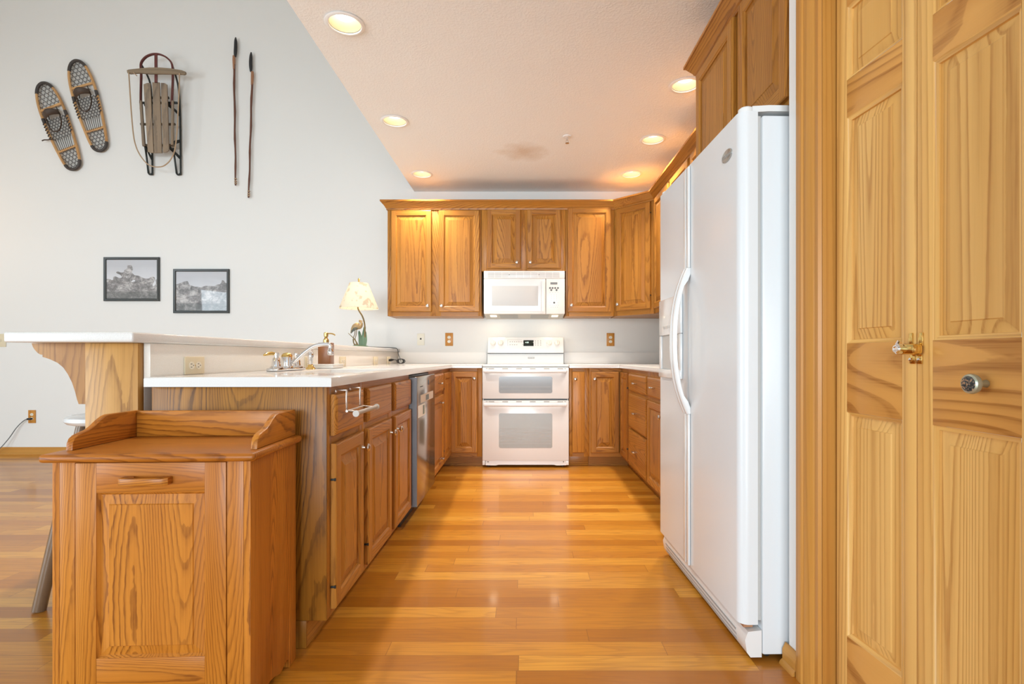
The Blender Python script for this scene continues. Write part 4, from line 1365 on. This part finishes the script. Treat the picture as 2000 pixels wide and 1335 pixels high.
# ------------------------------------------------------------------ faucet, sprayer, soap, tray
FXX, FYY = -1.150, 2.53
c = thing('faucet', 'chrome and brass two-handle kitchen faucet behind the sink', 'faucet', (FXX, FYY, CZ1), 0)
mb = MB(); mb.box((-0.028, -0.155, 0.0006), (0.028, 0.155, 0.014), 0, 0.006, 3); mb.build('base_plate', chrome, c)
for s in (-1, 1):
    mb = MB()
    mb.lathe([(0.031, 0.0145), (0.029, 0.019), (0.022, 0.023), (0.019, 0.045), (0.015, 0.060), (0.011, 0.064), (0.011, 0.072), (0.014, 0.075), (0.014, 0.082), (0.010, 0.087), (0.0, 0.088)], (0, s * 0.108, 0), 'z', 22)
    h = mb.build('handle', chrome, c)
    mb = MB()
    mb.tube([(0.0, s * 0.108, 0.080), (-0.012, s * (0.108 + 0.022), 0.083), (-0.022, s * (0.108 + 0.045), 0.080), (-0.028, s * (0.108 + 0.060), 0.074)], [0.006, 0.009, 0.008, 0.004], 10)
    mb.build('lever', brass, h)
mb = MB()
mb.lathe([(0.030, 0.0145), (0.029, 0.020), (0.026, 0.023), (0.0265, 0.064), (0.0255, 0.066)], (0, 0, 0), 'z', 26)
e = mb.build('spout_hub', chrome, c)
mb = MB(); mb.lathe([(0.0260, 0.0665), (0.024, 0.076), (0.017, 0.084), (0.008, 0.087), (0.0, 0.0875)], (0, 0, 0), 'z', 26); mb.build('hub_cap', brass, e)
mb = MB()
pts = spline([(0.020, 0, 0.040), (0.045, 0.0, 0.052), (0.085, 0.002, 0.088), (0.125, 0.004, 0.116), (0.165, 0.006, 0.127), (0.200, 0.008, 0.126), (0.208, 0.009, 0.116)], 6)
mb.tube(pts, 0.0095, 14)
mb.lathe([(0.0, 0.074), (0.012, 0.074), (0.0145, 0.078), (0.0145, 0.096), (0.011, 0.102), (0.0105, 0.116), (0.0, 0.117)], (0.208, 0.009, 0), 'z', 18)
mb.build('spout', chrome, c)
c = thing('side_sprayer', 'chrome side sprayer standing between faucet and soap dispenser', 'sprayer', (-1.152, 2.815, CZ1), 0)
mb = MB(); mb.lathe([(0.0, 0.0008), (0.026, 0.0008), (0.024, 0.006), (0.015, 0.014), (0.012, 0.026), (0.0, 0.026)], (0, 0, 0), 'z', 20); mb.build('socket', brass, c)
mb = MB(); mb.lathe([(0.0, 0.0265), (0.010, 0.0265), (0.012, 0.040), (0.016, 0.062), (0.0165, 0.078), (0.012, 0.090), (0.009, 0.094), (0.012, 0.100), (0.010, 0.110), (0.0, 0.112)], (0, 0, 0), 'z', 20); mb.build('spray_wand', chrome, c)

c = thing('soap_tray', 'low white ceramic tray under the soap dispenser', 'tray', (-1.138, 3.03, CZ1), 0)
mb = MB()
mb.box((-0.062, -0.085, 0.0008), (0.062, 0.085, 0.020), 0, 0.006)
mb.build('tray_base', ceramic, c)
mb = MB()
for (a, b_) in (((-0.066, -0.089), (-0.058, 0.089)), ((0.058, -0.089), (0.066, 0.089)), ((-0.058, -0.089), (0.058, -0.081)), ((-0.058, 0.081), (0.058, 0.089))):
    mb.box((a[0], a[1], 0.0205), (b_[0], b_[1], 0.026), 0, 0.002)
mb.build('tray_rim', ceramic, c)
c = thing('soap_dispenser', 'brown soap dispenser with brass pump on the white tray', 'soap dispenser', (-1.150, 3.03, CZ1 + 0.0205), 0)
mb = MB(); mb.box((-0.035, -0.035, 0.0005), (0.035, 0.035, 0.128), 0, 0.005, 3); mb.build('bottle', brown_gl, c)
mb = MB()
mb.lathe([(0.0, 0.1285), (0.016, 0.1285), (0.016, 0.145), (0.010, 0.152), (0.008, 0.160), (0.012, 0.164), (0.013, 0.184), (0.009, 0.188), (0.0, 0.188)], (0, 0, 0), 'z', 20)
mb.tube(spline([(0.008, 0, 0.180), (0.030, 0.0, 0.181), (0.046, 0, 0.176), (0.052, 0, 0.170)], 5), 0.004, 8)
mb.build('pump', brass_d, c)

# towel bar hooked over the end drawer
c = thing('towel_bar', 'brushed metal towel bar hooked over the end drawer front', 'towel bar', (LX, 0, 0), 0)
for yy in (1.818, 1.966):
    mb = MB()
    mb.box((0.0075, yy - 0.007, 0.858), (0.044, yy + 0.007, 0.861), 0, 0.0008)
    mb.box((0.0052, yy - 0.007, 0.8485), (0.0074, yy + 0.007, 0.861), 0, 0.0008)
    mb.box((0.0415, yy - 0.007, 0.785), (0.044, yy + 0.007, 0.858), 0, 0.0008)
    mb.build('hook', nickel, c)
mb = MB()
mb.tube([(0.049, 1.800, 0.788), (0.049, 1.984, 0.788)], 0.0045, 10)
for yy in (1.808, 1.976): mb.tube([(0.049, yy, 0.788), (0.094, yy - 0.006, 0.784)], 0.0045, 8)
mb.build('bracket', nickel, c)
mb = MB()
mb.tube([(0.094, 1.758, 0.784), (0.094, 1.766, 0.784), (0.094, 1.768, 0.784), (0.094, 1.998, 0.784), (0.094, 2.0, 0.784), (0.094, 2.008, 0.784)], [0.011, 0.011, 0.0075, 0.0075, 0.011, 0.011], 14)
mb.build('bar', plain('pale_satin_metal', (0.50, 0.47, 0.43), 0.55, 0.6), c)

# ------------------------------------------------------------------ heron table lamp on the bar
lx, ly, lz = -1.400, 4.41, 1.0555
c = thing('table_lamp', 'lit heron table lamp with pale printed shade on the bar end', 'lamp', (lx, ly, lz), 0)
S = F / ly
def lp(px, py, dy=0.0):
    a = wp(px, py, ly + dy)
    return (a[0] - lx, a[1] - ly, a[2] - lz)
mb = MB(); mb.lathe([(0.0, 0.0008), (0.060, 0.0008), (0.062, 0.006), (0.052, 0.012), (0.030, 0.018), (0.0, 0.020)], (0.01, 0, 0), 'z', 26, 0, 1.25, 0.8); mb.build('base', reed_g, c)
mb = MB()
st = spline([lp(712, 672), lp(712.5, 650), lp(712, 632), lp(708, 618), lp(701, 606), lp(699, 598), lp(699, 575)], 6)
mb.tube(st, 0.0065, 8); mb.build('stem', bronze, c)
mb = MB()
for pts in ([(704, 676), (703.5, 660), (701, 645)], [(709, 676), (710, 655), (713, 634)], [(712, 677), (713.5, 660), (713, 645)], [(707, 676), (708, 660), (711, 648)]):
    q = [lp(p[0], p[1], 0.02 * (i - 1)) for i, p in enumerate(pts)]
    mb.tube(spline(q, 4), [0.016 * (1 - 0.85 * abs(k / 8 - 0.35) ** 1.2) * (1 if k < 8 else 0.15) for k in range(9)], 8, 0, False, 0.25, (1, 0, 0))
mb.build('reeds', reed_g, c)
mb = MB()
for pts in ([(700, 675), (692, 662), (680, 650)], [(698, 676), (691, 670), (689, 662)]):
    mb.tube(spline([lp(*p) for p in pts], 5), [0.007 - 0.005 * k / 10 for k in range(11)], 6)
mb.build('twig', bronze, c)
# the heron: one continuous body from tail over back and neck to the beak
body = [lp(685.0, 650), lp(687, 645), lp(691, 639), lp(697, 635), lp(703, 634), lp(706.5, 631), lp(707, 627), lp(704.5, 624.0), lp(703.8, 627.8 - 5.4)]
mb = MB()
path = spline([lp(685, 650), lp(688, 644), lp(692.5, 639), (lp(698, 636.5)), lp(703, 637), lp(706.3, 633.5), lp(706.0, 630), lp(703.2, 628), lp(702.8, 626.2), lp(705.5, 626.4), lp(710.0, 627.0)], 4)
keys = [0.003, 0.013, 0.027, 0.031, 0.022, 0.011, 0.008, 0.008, 0.010, 0.0055, 0.001]
rad = []
for i in range(len(keys) - 1):
    for k in range(4): rad.append(keys[i] + (keys[i + 1] - keys[i]) * k / 4)
rad.append(keys[-1])
mb.tube(path, rad, 12, 0, False, 0.8)
h = mb.build('heron_body', bird_m, c)
mb = MB()
for dy in (-0.020, 0.020):
    mb.tube([lp(685.2, 651, dy * 0.5), lp(688, 646, dy), lp(692, 642, dy * 1.2), lp(698, 640, dy)], [0.002, 0.010, 0.015, 0.006], 8, 0, False, 0.5)
mb.build('wing', bird_d, h)
mb = MB()
mb.tube([lp(694, 642), lp(693, 652), lp(690, 660), lp(692, 675)], 0.0032, 6); mb.tube([lp(697, 642), lp(696, 652), lp(693.5, 661), lp(697, 675)], 0.0032, 6)
mb.build('legs', bronze, h)
# shade
zt = lp(700, 553)[2]; zb = lp(700, 602)[2]
sxc = lp(701, 600)[0]
mb = MB(); bb = mb.bm
seg = 48; rows = []
for r, z in ((0.158, zb - 0.002), (0.160, zb), (0.118, zb + (zt - zb) * 0.5), (0.076, zt), (0.074, zt + 0.002)):
    rows.append([bb.verts.new((sxc + r * math.cos(2 * PI * i / seg), r * math.sin(2 * PI * i / seg), z)) for i in range(seg)])
for A, B in zip(rows, rows[1:]):
    for i in range(seg): bb.faces.new([A[i], A[(i + 1) % seg], B[(i + 1) % seg], B[i]])
sh = mb.build('lamp_shade', shade_m, c, (0, 0, 0), 0, 60)
sm = sh.modifiers.new('thick', 'SOLIDIFY'); sm.thickness = 0.0018
mb = MB()
mb.lathe([(0.006, zt - 0.01), (0.004, zt + 0.008), (0.009, zt + 0.018), (0.006, zt + 0.026), (0.011, zt + 0.034), (0.003, zt + 0.044), (0.0, zt + 0.046)], (sxc, 0, 0), 'z', 14)
for k in range(3):
    a = 2 * PI * k / 3
    mb.tube([(sxc, 0, zt - 0.004), (sxc + 0.074 * math.cos(a), 0.074 * math.sin(a), zt)], 0.0018, 6)
mb.build('finial', brass_d, c)
mb = MB(); mb.lathe([(0.0, zb + 0.04), (0.012, zb + 0.045), (0.028, zb + 0.085), (0.026, zb + 0.105), (0.0, zb + 0.118)], (sxc, 0, 0), 'z', 18); mb.build('bulb', emis('lamp_bulb', (1.0, 0.82, 0.55), 4.0), c)
point_light('table_lamp_light', (sxc, 0.0, zb + 0.085), 5.5, (1.0, 0.80, 0.58), 0.04, c)
mb = MB()
w2l = lambda p: (p[0] - lx, p[1] - ly, p[2] - lz)
pts = spline([w2l(p) for p in [(-1.35, 4.47, 1.0605), (-1.31, 4.70, 1.0605), (-1.262, 5.00, 1.0605), (-1.236, 5.08, 1.050), (-1.215, 5.04, 1.00), (-1.15, 4.84, 0.955), (-1.115, 4.72, 0.935)]], 6)
mb.tube(pts, 0.0035, 6)
rnd_ = random.Random(3)
for k in range(5):
    cx_, cy_, cz_ = w2l((-1.112 + rnd_.uniform(-.01, .01), 4.70 + rnd_.uniform(-.02, .02), 0.935))
    tilt = rnd_.uniform(-0.6, 0.6)
    mb.tube([(cx_ + 0.032 * math.cos(a) * math.cos(tilt), cy_ + 0.032 * math.cos(a) * math.sin(tilt), cz_ + 0.020 * math.sin(a)) for a in [2 * PI * i / 16 for i in range(16)]], 0.0035, 6, 0, True)
mb.tube(spline([w2l(p) for p in [(-1.13, 4.71, 0.935), (-1.17, 4.76, 0.945), (-1.20, 4.80, 0.948)]], 5), 0.0035, 6)
mb.build('lamp_cord', cord_m, c)
a_, b_ = w2l((-1.245, 4.822, 0.9425)), w2l((-1.198, 4.800, 0.948))
mb = MB(); mb.tube([a_, tuple(a_[i] * 0.5 + b_[i] * 0.5 for i in range(3)), b_], [0.011, 0.012, 0.005], 10); mb.build('plug', black_pl, c)

# ------------------------------------------------------------------ trash cabinet in front of the end panel
TROT = math.radians(2.4)
c = thing('trash_cabinet', 'free-standing oak tilt-out trash cabinet with scalloped gallery rail on top', 'cabinet', (-1.234, 1.365, 0), TROT)
TW, TD = 0.508, 0.304
mv, mh = cart_oak[2], cart_oak[0]
side = [(0.0, 0.001), (0.0, 0.700), (TD, 0.700), (TD, 0.001), (0.254, 0.001), (0.251, 0.016), (0.244, 0.030), (0.234, 0.0355), (0.222, 0.033), (0.205, 0.025), (0.188, 0.022), (0.170, 0.026), (0.148, 0.036), (0.120, 0.042), (0.090, 0.040), (0.066, 0.030), (0.056, 0.016), (0.052, 0.001)]
for xa, xb in ((0.0, 0.018), (TW - 0.018, TW)):
    mb = MB(); mb.prism(side, 0, xa, xb, 0, 0.0012); mb.build('side_panel', mv, c)
mb = MB()
mb.box((0.0185, 0.0, 0.001), (0.057, 0.018, 0.700), 0, 0.001); mb.box((0.4465, 0.0, 0.001), (TW - 0.0185, 0.018, 0.700), 0, 0.001)
mb.box((0.0185, TD - 0.012, 0.05), (TW - 0.0185, TD - 0.001, 0.700), 0)
mb.box((0.0185, 0.019, 0.06), (TW - 0.0185, TD - 0.013, 0.075), 1)
mb.build('front_frame', [mv, mh], c)
# door
mb = MB()
x0_, x1_, z0_, z1_ = 0.059, 0.4445, 0.100, 0.697
a0, a1, pz0, pz1 = 0.112, 0.3895, 0.184, 0.618
mb.box((x0_, -0.001, z0_), (a0, 0.018, z1_), 0, 0.0012); mb.box((a1, -0.001, z0_), (x1_, 0.018, z1_), 0, 0.0012)
mb.box((a0, -0.0006, pz1), (a1, 0.018, z1_), 1, 0.0008); mb.box((a0, -0.0006, z0_), (a1, 0.018, pz0), 1, 0.0008)
d = mb.build('tilt_out_door', [mv, mh], c)
mb = MB()
ring_panel(mb, a0, a1, pz0, pz1, [(0.0, 0.001), (0.006, 0.008), (0.030, 0.003), (0.032, 0.0005)])
mb.build('raised_panel', mv, d, (0, 0, 0), 0, 12)
mb = MB()
hx0, hx1, hz = 0.183, 0.307, 0.652
mb.prism([(hx0, -0.0015), (hx0 - 0.001, -0.022), (hx0 + 0.012, -0.031), (hx1 - 0.012, -0.031), (hx1 + 0.001, -0.022), (hx1, -0.0015), (hx1 - 0.026, -0.0015), (hx1 - 0.036, -0.016), (hx0 + 0.036, -0.016), (hx0 + 0.026, -0.0015)], 2, hz - 0.010, hz + 0.010, 0, 0.003)
mb.build('handle', mh, d)
mb = MB(); mb.box((-0.020, -0.022, 0.7008), (TW + 0.020, TD + 0.002, 0.7228), 0, 0.009, 3); mb.build('top', mh, c)
gal = [(TD, 0.7232), (TD, 0.805), (0.175, 0.806), (0.160, 0.803), (0.140, 0.793), (0.118, 0.779), (0.100, 0.771), (0.075, 0.766), (0.060, 0.762), (0.048, 0.754), (0.042, 0.742), (0.040, 0.7232)]
for xa, xb in ((0.001, 0.019), (TW - 0.019, TW - 0.001)):
    mb = MB(); mb.prism(gal, 0, xa, xb, 0, 0.003); mb.build('gallery_side', cart_oak[1], c)
mb = MB(); mb.box((0.0195, TD - 0.018, 0.7232), (TW - 0.0195, TD - 0.001, 0.804), 0, 0.002); mb.build('gallery_back', mh, c)

# ------------------------------------------------------------------ bar stool
sx_, sy_ = -1.680, 2.10
c = thing('bar_stool', 'bar stool with splayed dark wooden legs tucked under the bar overhang', 'stool', (sx_, sy_, 0), 0)
mb = MB(); mb.lathe([(0.0, 0.708), (0.102, 0.708), (0.122, 0.714), (0.132, 0.725), (0.129, 0.738), (0.110, 0.746), (0.0, 0.742)], (0, 0, 0), 'z', 36); mb.build('seat', seat_m, c)
SA = [math.radians(a) for a in (208, 298, 28, 118)]


def legp(k, z):
    u = 1 - (z - 0.004) / 0.703
    r = 0.078 + 0.128 * u
    return (r * math.cos(SA[k]), r * math.sin(SA[k]), z)


for k in range(4):
    mb = MB(); mb.tube([legp(k, 0.707), legp(k, 0.36), legp(k, 0.004)], [0.017, 0.022, 0.023], 14); mb.build('leg', stool_wood, c)
for k, z in ((0, 0.30), (1, 0.24), (2, 0.30), (3, 0.24)):
    mb = MB(); mb.tube([legp(k, z), legp((k + 1) % 4, z)], 0.011, 10); mb.build('rung', stool_wood, c)

# ------------------------------------------------------------------ framed pictures


def picture(px0, px1, py0, py1, label, art):
    a = wp(px0, py1, WY); b_ = wp(px1, py0, WY)
    w, h = b_[0] - a[0], b_[2] - a[2]
    t = thing('framed_picture', label, 'picture', (a[0], WY, a[2]), 0, 'framed photographs on the living-room wall')
    fw = 0.026
    mb = MB(); bb = mb.bm
    R = [(0.0, -0.001), (0.0, -0.020), (0.003, -0.024), (fw - 0.006, -0.020), (fw, -0.012)]
    V = [[bb.verts.new(p) for p in ((i, y, i), (w - i, y, i), (w - i, y, h - i), (i, y, h - i))] for i, y in R]
    for A, B in zip(V, V[1:]):
        for i in range(4): bb.faces.new([A[i], A[(i + 1) % 4], B[(i + 1) % 4], B[i]])
    mb.build('frame', frame_m, t, (0, 0, 0), 0, 20)
    mb = MB(); mb.box((fw - 0.001, -0.011, fw - 0.001), (w - fw + 0.001, -0.002, h - fw + 0.001)); mb.build('photograph', art, t)


picture(205, 313, 502.5, 588, 'dark-framed black-and-white photo hung higher, nearer the room end', mk_art('misty_cliff_print', 3.1, -0.30))
picture(340.5, 449, 525.5, 611.5, 'dark-framed black-and-white photo hung lower, nearer the heron lamp', mk_art('mountain_valley_print', 8.4, -0.05))

# ------------------------------------------------------------------ snowshoes
HWP = [(0.0, 0.0), (0.012, 0.30), (0.03, 0.47), (0.06, 0.60), (0.12, 0.72), (0.22, 0.82), (0.35, 0.92), (0.5, 0.98), (0.65, 1.0), (0.76, 0.96), (0.86, 0.84), (0.93, 0.66), (0.97, 0.46), (0.99, 0.27), (1.0, 0.0)]


def hw_at(u):
    for (a, p), (b_, q) in zip(HWP, HWP[1:]):
        if a <= u <= b_: return p + (q - p) * (u - a) / (b_ - a)
    return 0.0


def snowshoe(bot, top, label, strap):
    a, b_ = Vector(wp(bot[0], bot[1], WY - 0.05)), Vector(wp(top[0], top[1], WY - 0.05))
    L = (b_ - a).length
    W = 0.118
    ang = math.atan2(b_.x - a.x, b_.z - a.z)
    t = thing('snowshoe', label, 'snowshoe', (a.x, WY - 0.03, a.z), 0, 'wooden snowshoes hung on the wall')
    t.rotation_euler = (0, ang, 0)
    def add(mb, name, m):
        return mb.build(name, m, t)
    out = [(hw_at(u) * W, u * L) for u, _ in HWP] + [(-hw_at(u) * W, u * L) for u, _ in HWP[-2:0:-1]]
    pts3 = [(x, 0.0, z) for x, z in out]
    sp = []
    n = len(pts3)
    P = [Vector(p) for p in pts3]
    for i in range(n):
        p0, p1, p2, p3 = P[i - 1], P[i], P[(i + 1) % n], P[(i + 2) % n]
        for k in range(3):
            s = k / 3
            sp.append(0.5 * ((2 * p1) + (p2 - p0) * s + (2 * p0 - 5 * p1 + 4 * p2 - p3) * s * s + (3 * p1 - p0 - 3 * p2 + p3) * s ** 3))
    mb = MB(); mb.tube(sp, 0.0125, 10, 0, True); add(mb, 'frame', ash)
    for (lo, hi, nm) in ((0.89, 1.01, 'toe_wrap'), (-0.01, 0.085, 'heel_wrap')):
        seg_ = [p for p in sp if lo * L <= p.z <= hi * L]
        if nm == 'toe_wrap': seg_.sort(key=lambda p: math.atan2(p.x, p.z - 0.84 * L))
        else: seg_.sort(key=lambda p: math.atan2(p.x, 0.13 * L - p.z))
        mb = MB(); mb.tube(seg_, 0.0148, 10); add(mb, nm, wrap_m)
    # crossbars
    for u in (0.72, 0.235):
        mb = MB(); w_ = hw_at(u) * W - 0.008
        mb.box((-w_, -0.007, u * L - 0.011), (w_, 0.006, u * L + 0.011), 0, 0.003); add(mb, 'crossbar', ash)
    # lacing: a three-way lattice in toe, foot and heel sections
    mb = MB()
    def lattice(u0, u1, pitch):
        for th in (0.0, 60.0, 120.0):
            dx, dz = math.cos(math.radians(th)), math.sin(math.radians(th))
            nx, nz = -dz, dx
            for k in range(-60, 61):
                o = k * pitch + pitch * 0.5
                cx_, cz_ = nx * o, nz * o + (u0 + u1) * 0.5 * L
                run = []
                s = -0.6
                while s < 0.6:
                    x, z = cx_ + dx * s, cz_ + dz * s
                    u = z / L
                    ok = u0 <= u <= u1 and abs(x) < hw_at(u) * W - 0.004
                    if ok: run.append((x, z))
                    elif run:
                        if len(run) > 2: mb.tube([(run[0][0], 0.0, run[0][1]), (run[-1][0], 0.0, run[-1][1])], 0.0025, 4)
                        run = []
                    s += 0.006
    lattice(0.73, 0.985, 0.037); lattice(0.36, 0.60, 0.027); lattice(0.02, 0.225, 0.033)
    for i in range(8):
        x = -0.075 + i * 0.0215
        mb.tube([(x * 0.85, -0.008, 0.235 * L), (x, 0.0, 0.37 * L)], 0.0034, 4)
    for s_ in (-1, 1):
        mb.tube([(s_ * 0.045, 0.0, 0.72 * L), (s_ * 0.060, 0.0, 0.60 * L)], 0.0050, 5)
    add(mb, 'webbing', lacing)
    mb = MB()
    for s_ in (-1, 1):
        for i in range(6):
            u = 0.40 + i * 0.034
            x = s_ * hw_at(u) * W
            mb.tube([(x - 0.011, -0.0140, u * L - 0.010), (x + 0.011, -0.0140, u * L + 0.010)], 0.0055, 6)
        u = 0.60; x = s_ * hw_at(u) * W
        mb.tube([(x, 0.0, u * L - 0.02), (x, 0.0, u * L + 0.03)], 0.0150, 8)
    add(mb, 'rail_wrap', wrap_m)
    # leather toe binding and heel strap
    mb = MB(); bb = mb.bm
    rows = []
    for k in range(9):
        s = k / 8
        x = -0.085 + 0.155 * s
        y = -0.012 - 0.045 * math.sin(PI * s)
        rows.append([bb.verts.new(p) for p in ((x, y, (0.585 + 0.02 * s) * L), (x, y - 0.012, (0.66 - 0.01 * s) * L), (x + 0.01, y, (0.695 - 0.05 * s) * L))])
    for A, B in zip(rows, rows[1:]):
        for i in range(2): bb.faces.new([A[i], A[i + 1], B[i + 1], B[i]])
    o = add(mb, 'toe_binding', leather)
    m_ = o.modifiers.new('thick', 'SOLIDIFY'); m_.thickness = 0.005
    mb = MB(); mb.box((-0.012, -0.066, 0.628 * L), (0.010, -0.062, 0.648 * L), 0, 0.001); mb.build('buckle', brass_d, o)
    mb = MB()
    mb.tube(spline([(-0.07, -0.016, 0.60 * L), (-0.065, -0.030, 0.50 * L), (-0.030, -0.036, 0.43 * L), (0.020, -0.036, 0.43 * L), (0.060, -0.030, 0.50 * L), (0.065, -0.016, 0.60 * L)], 5), 0.008, 8, 0, False, 0.5)
    if strap:
        mb.tube(spline([(-0.085, -0.016, 0.38 * L), (-0.13, -0.022, 0.385 * L), (-0.165, -0.02, 0.40 * L), (-0.19, -0.02, 0.40 * L)], 4), 0.006, 6)
    add(mb, 'heel_strap', leather)


snowshoe((143, 328.5), (78, 160.5), 'wooden snowshoe hung lower, with a loose strap sticking out', True)
snowshoe((194.5, 292.5), (143, 116.5), 'wooden snowshoe hung higher, next to the sled', False)

# ------------------------------------------------------------------ sled
def sp_(cx_, cy_, Y): return wp(220 + cx_ / 4.767, 80 + cy_ / 4.767, Y)
YD, YR = 5.075, 5.205
c = thing('sled', 'old wooden runner sled with red steering bow and rope on the wall', 'sled')


def board(pts, Y, th, name, mat, bev=0.002):
    mb = MB(); mb.prism([(sp_(x, y, Y)[0], sp_(x, y, Y)[2]) for x, y in pts], 1, Y, Y + th, 0, bev)
    return mb.build(name, mat, c)


board([(286, 402), (318, 390), (348, 390), (380, 1036), (352, 1040), (326, 1030)], YD, 0.012, 'slat', grey_wood)
board([(368, 384), (434, 384), (458, 1041), (386, 1041)], YD, 0.012, 'slat', grey_wood)
board([(447, 388), (480, 390), (505, 404), (523, 1018), (500, 1032), (468, 1034)], YD, 0.012, 'slat', grey_wood)
board([(246, 552), (262, 548), (268, 566), (298, 972), (278, 976), (272, 960)], YD + 0.012, 0.018, 'side_rail', grey_wood)
board([(546, 552), (562, 552), (558, 960), (540, 965)], YD + 0.012, 0.018, 'side_rail', grey_wood)
board([(130, 272), (150, 264), (262, 252), (340, 245), (440, 245), (540, 254), (640, 270), (676, 284), (680, 300), (664, 312), (600, 306), (440, 304), (340, 304), (250, 296), (160, 303), (136, 298)], YD - 0.034, 0.018, 'steering_bar', grey_wood_x)
board([(387, 122), (413, 122), (414, 384), (388, 384)], YD - 0.014, 0.010, 'centre_board', red_paint)
mb = MB()
mb.tube(spline([sp_(264, 640, YD + 0.03), sp_(262, 520, YD + 0.022), sp_(266, 320, YD), sp_(264, 215, YD), sp_(300, 158, YD), sp_(350, 130, YD), sp_(402, 121, YD), sp_(455, 130, YD), sp_(510, 160, YD), sp_(552, 215, YD), sp_(561, 320, YD), sp_(557, 460, YD + 0.022), sp_(550, 600, YD + 0.03)], 5), 0.0150, 8, 0, False, 0.55, (0, 1, 0))
mb.build('steering_bow', red_paint, c)
for (y, xa, xb) in ((528, 350, 522), (576, 255, 600), (775, 262, 582), (970, 282, 580)):
    mb = MB(); mb.tube([sp_(xa, y, YD + 0.040), sp_(xb, y, YD + 0.040)], 0.0125, 8); mb.build('cross_bar', iron if y in (528, 576) else plain('dark_old_wood', (0.09, 0.065, 0.04), 0.7), c)
for pts in ([(270, 225, YD + .02), (318, 310, YD + .07), (350, 400, YR - .02), (360, 520, YR), (364, 800, YR), (370, 1205, YR), (364, 1235, YR), (350, 1242, YR), (336, 1232, YR), (330, 1205, YR), (314, 1060, YR - .03), (302, 985, YD + .04)],
            [(556, 228, YD + .02), (592, 340, YD + .07), (615, 450, YR - .02), (624, 600, YR), (630, 800, YR), (633, 1205, YR), (627, 1236, YR), (612, 1245, YR), (597, 1234, YR), (592, 1205, YR), (576, 1080, YR - .03), (566, 1000, YD + .04)]):
    mb = MB(); mb.tube(spline([sp_(*p) for p in pts], 6), 0.0085, 8); mb.build('runner', iron, c)
for pts in ([(515, 590, YD + .04), (575, 640, YD + .09), (628, 690, YR)], [(525, 985, YD + .04), (580, 1040, YD + .09), (630, 1090, YR)], [(310, 985, YD + .04), (340, 1050, YD + .09), (366, 1100, YR)], [(300, 590, YD + .04), (330, 640, YD + .09), (362, 690, YR)], [(560, 950, YD + .04), (628, 930, YR)]):
    mb = MB(); mb.tube([sp_(*p) for p in pts], [0.018, 0.013, 0.016], 8, 0, False, 0.45); mb.build('strut', iron, c)
mb = MB()
mb.tube(spline([sp_(x, y, YD - 0.045) for x, y in ((150, 292), (158, 420), (172, 640), (192, 860), (214, 970), (254, 1060), (318, 1140), (372, 1166), (424, 1172), (480, 1160), (535, 1110), (574, 1030), (594, 900), (608, 680), (618, 480), (622, 300))], 5), 0.0055, 6)
mb.tube([sp_(192, 292, YD - 0.045), sp_(226, 324, YD - 0.045)], 0.0045, 6)
mb.build('rope', rope_m, c)

# ------------------------------------------------------------------ ski poles


def pole(grip0, grip1, s0, s1, label, bend):
    t = thing('ski_pole', label, 'ski pole', wp(s1[0], s1[1], WY - 0.03), 0, 'bamboo poles on the wall')
    o = Vector(t.location)
    q = lambda p, d=0.0: tuple(Vector(wp(p[0], p[1], WY - 0.03 - d)) - o)
    mb = MB()
    n = 14
    pts = [q((s0[0] + (s1[0] - s0[0]) * i / n + 0.5 * math.sin(i * 1.3), s0[1] + (s1[1] - s0[1]) * i / n)) for i in range(n + 1)]
    mb.tube(pts, [0.0105 + (0.002 if i % 3 == 0 else 0.0) - 0.003 * i / n for i in range(n + 1)], 8)
    mb.build('shaft', bamboo, t)
    mb = MB(); mb.tube(spline([q(grip1), q(((grip0[0] + grip1[0]) / 2 + bend, (grip0[1] + grip1[1]) / 2)), q(grip0)], 5), [0.010, 0.013, 0.015, 0.016, 0.016, 0.016, 0.0155, 0.015, 0.014, 0.011, 0.005], 10)
    mb.build('grip', black_pl, t)
    mb = MB()
    e = q((s0[0], s0[1] + 8)); f = q((s0[0] + (s1[0] - s0[0]) * 0.1, s0[1] + 26))
    mb.tube([q(s0), e, f], [0.0125, 0.0145, 0.0115], 8); mb.build('binding', plain('tan_binding', (0.34, 0.16, 0.08), 0.6), t)
    mb = MB()
    for k in (0.945, 0.965, 0.98):
        p = q((s0[0] + (s1[0] - s0[0]) * k, s0[1] + (s1[1] - s0[1]) * k))
        p2 = q((s0[0] + (s1[0] - s0[0]) * (k + 0.008), s0[1] + (s1[1] - s0[1]) * (k + 0.008)))
        mb.tube([p, p2], 0.0125, 8)
    mb.build('tip_ferrule', rope_m, t)


pole((460.3, 73), (459.2, 111), (457, 109), (460.3, 362), 'bamboo ski pole with black grip hung higher, nearer the sled', 0.5)
pole((490.6, 102), (490.2, 140), (493, 140), (485.6, 386), 'bamboo ski pole with black grip hung lower, farther from the sled', -0.8)
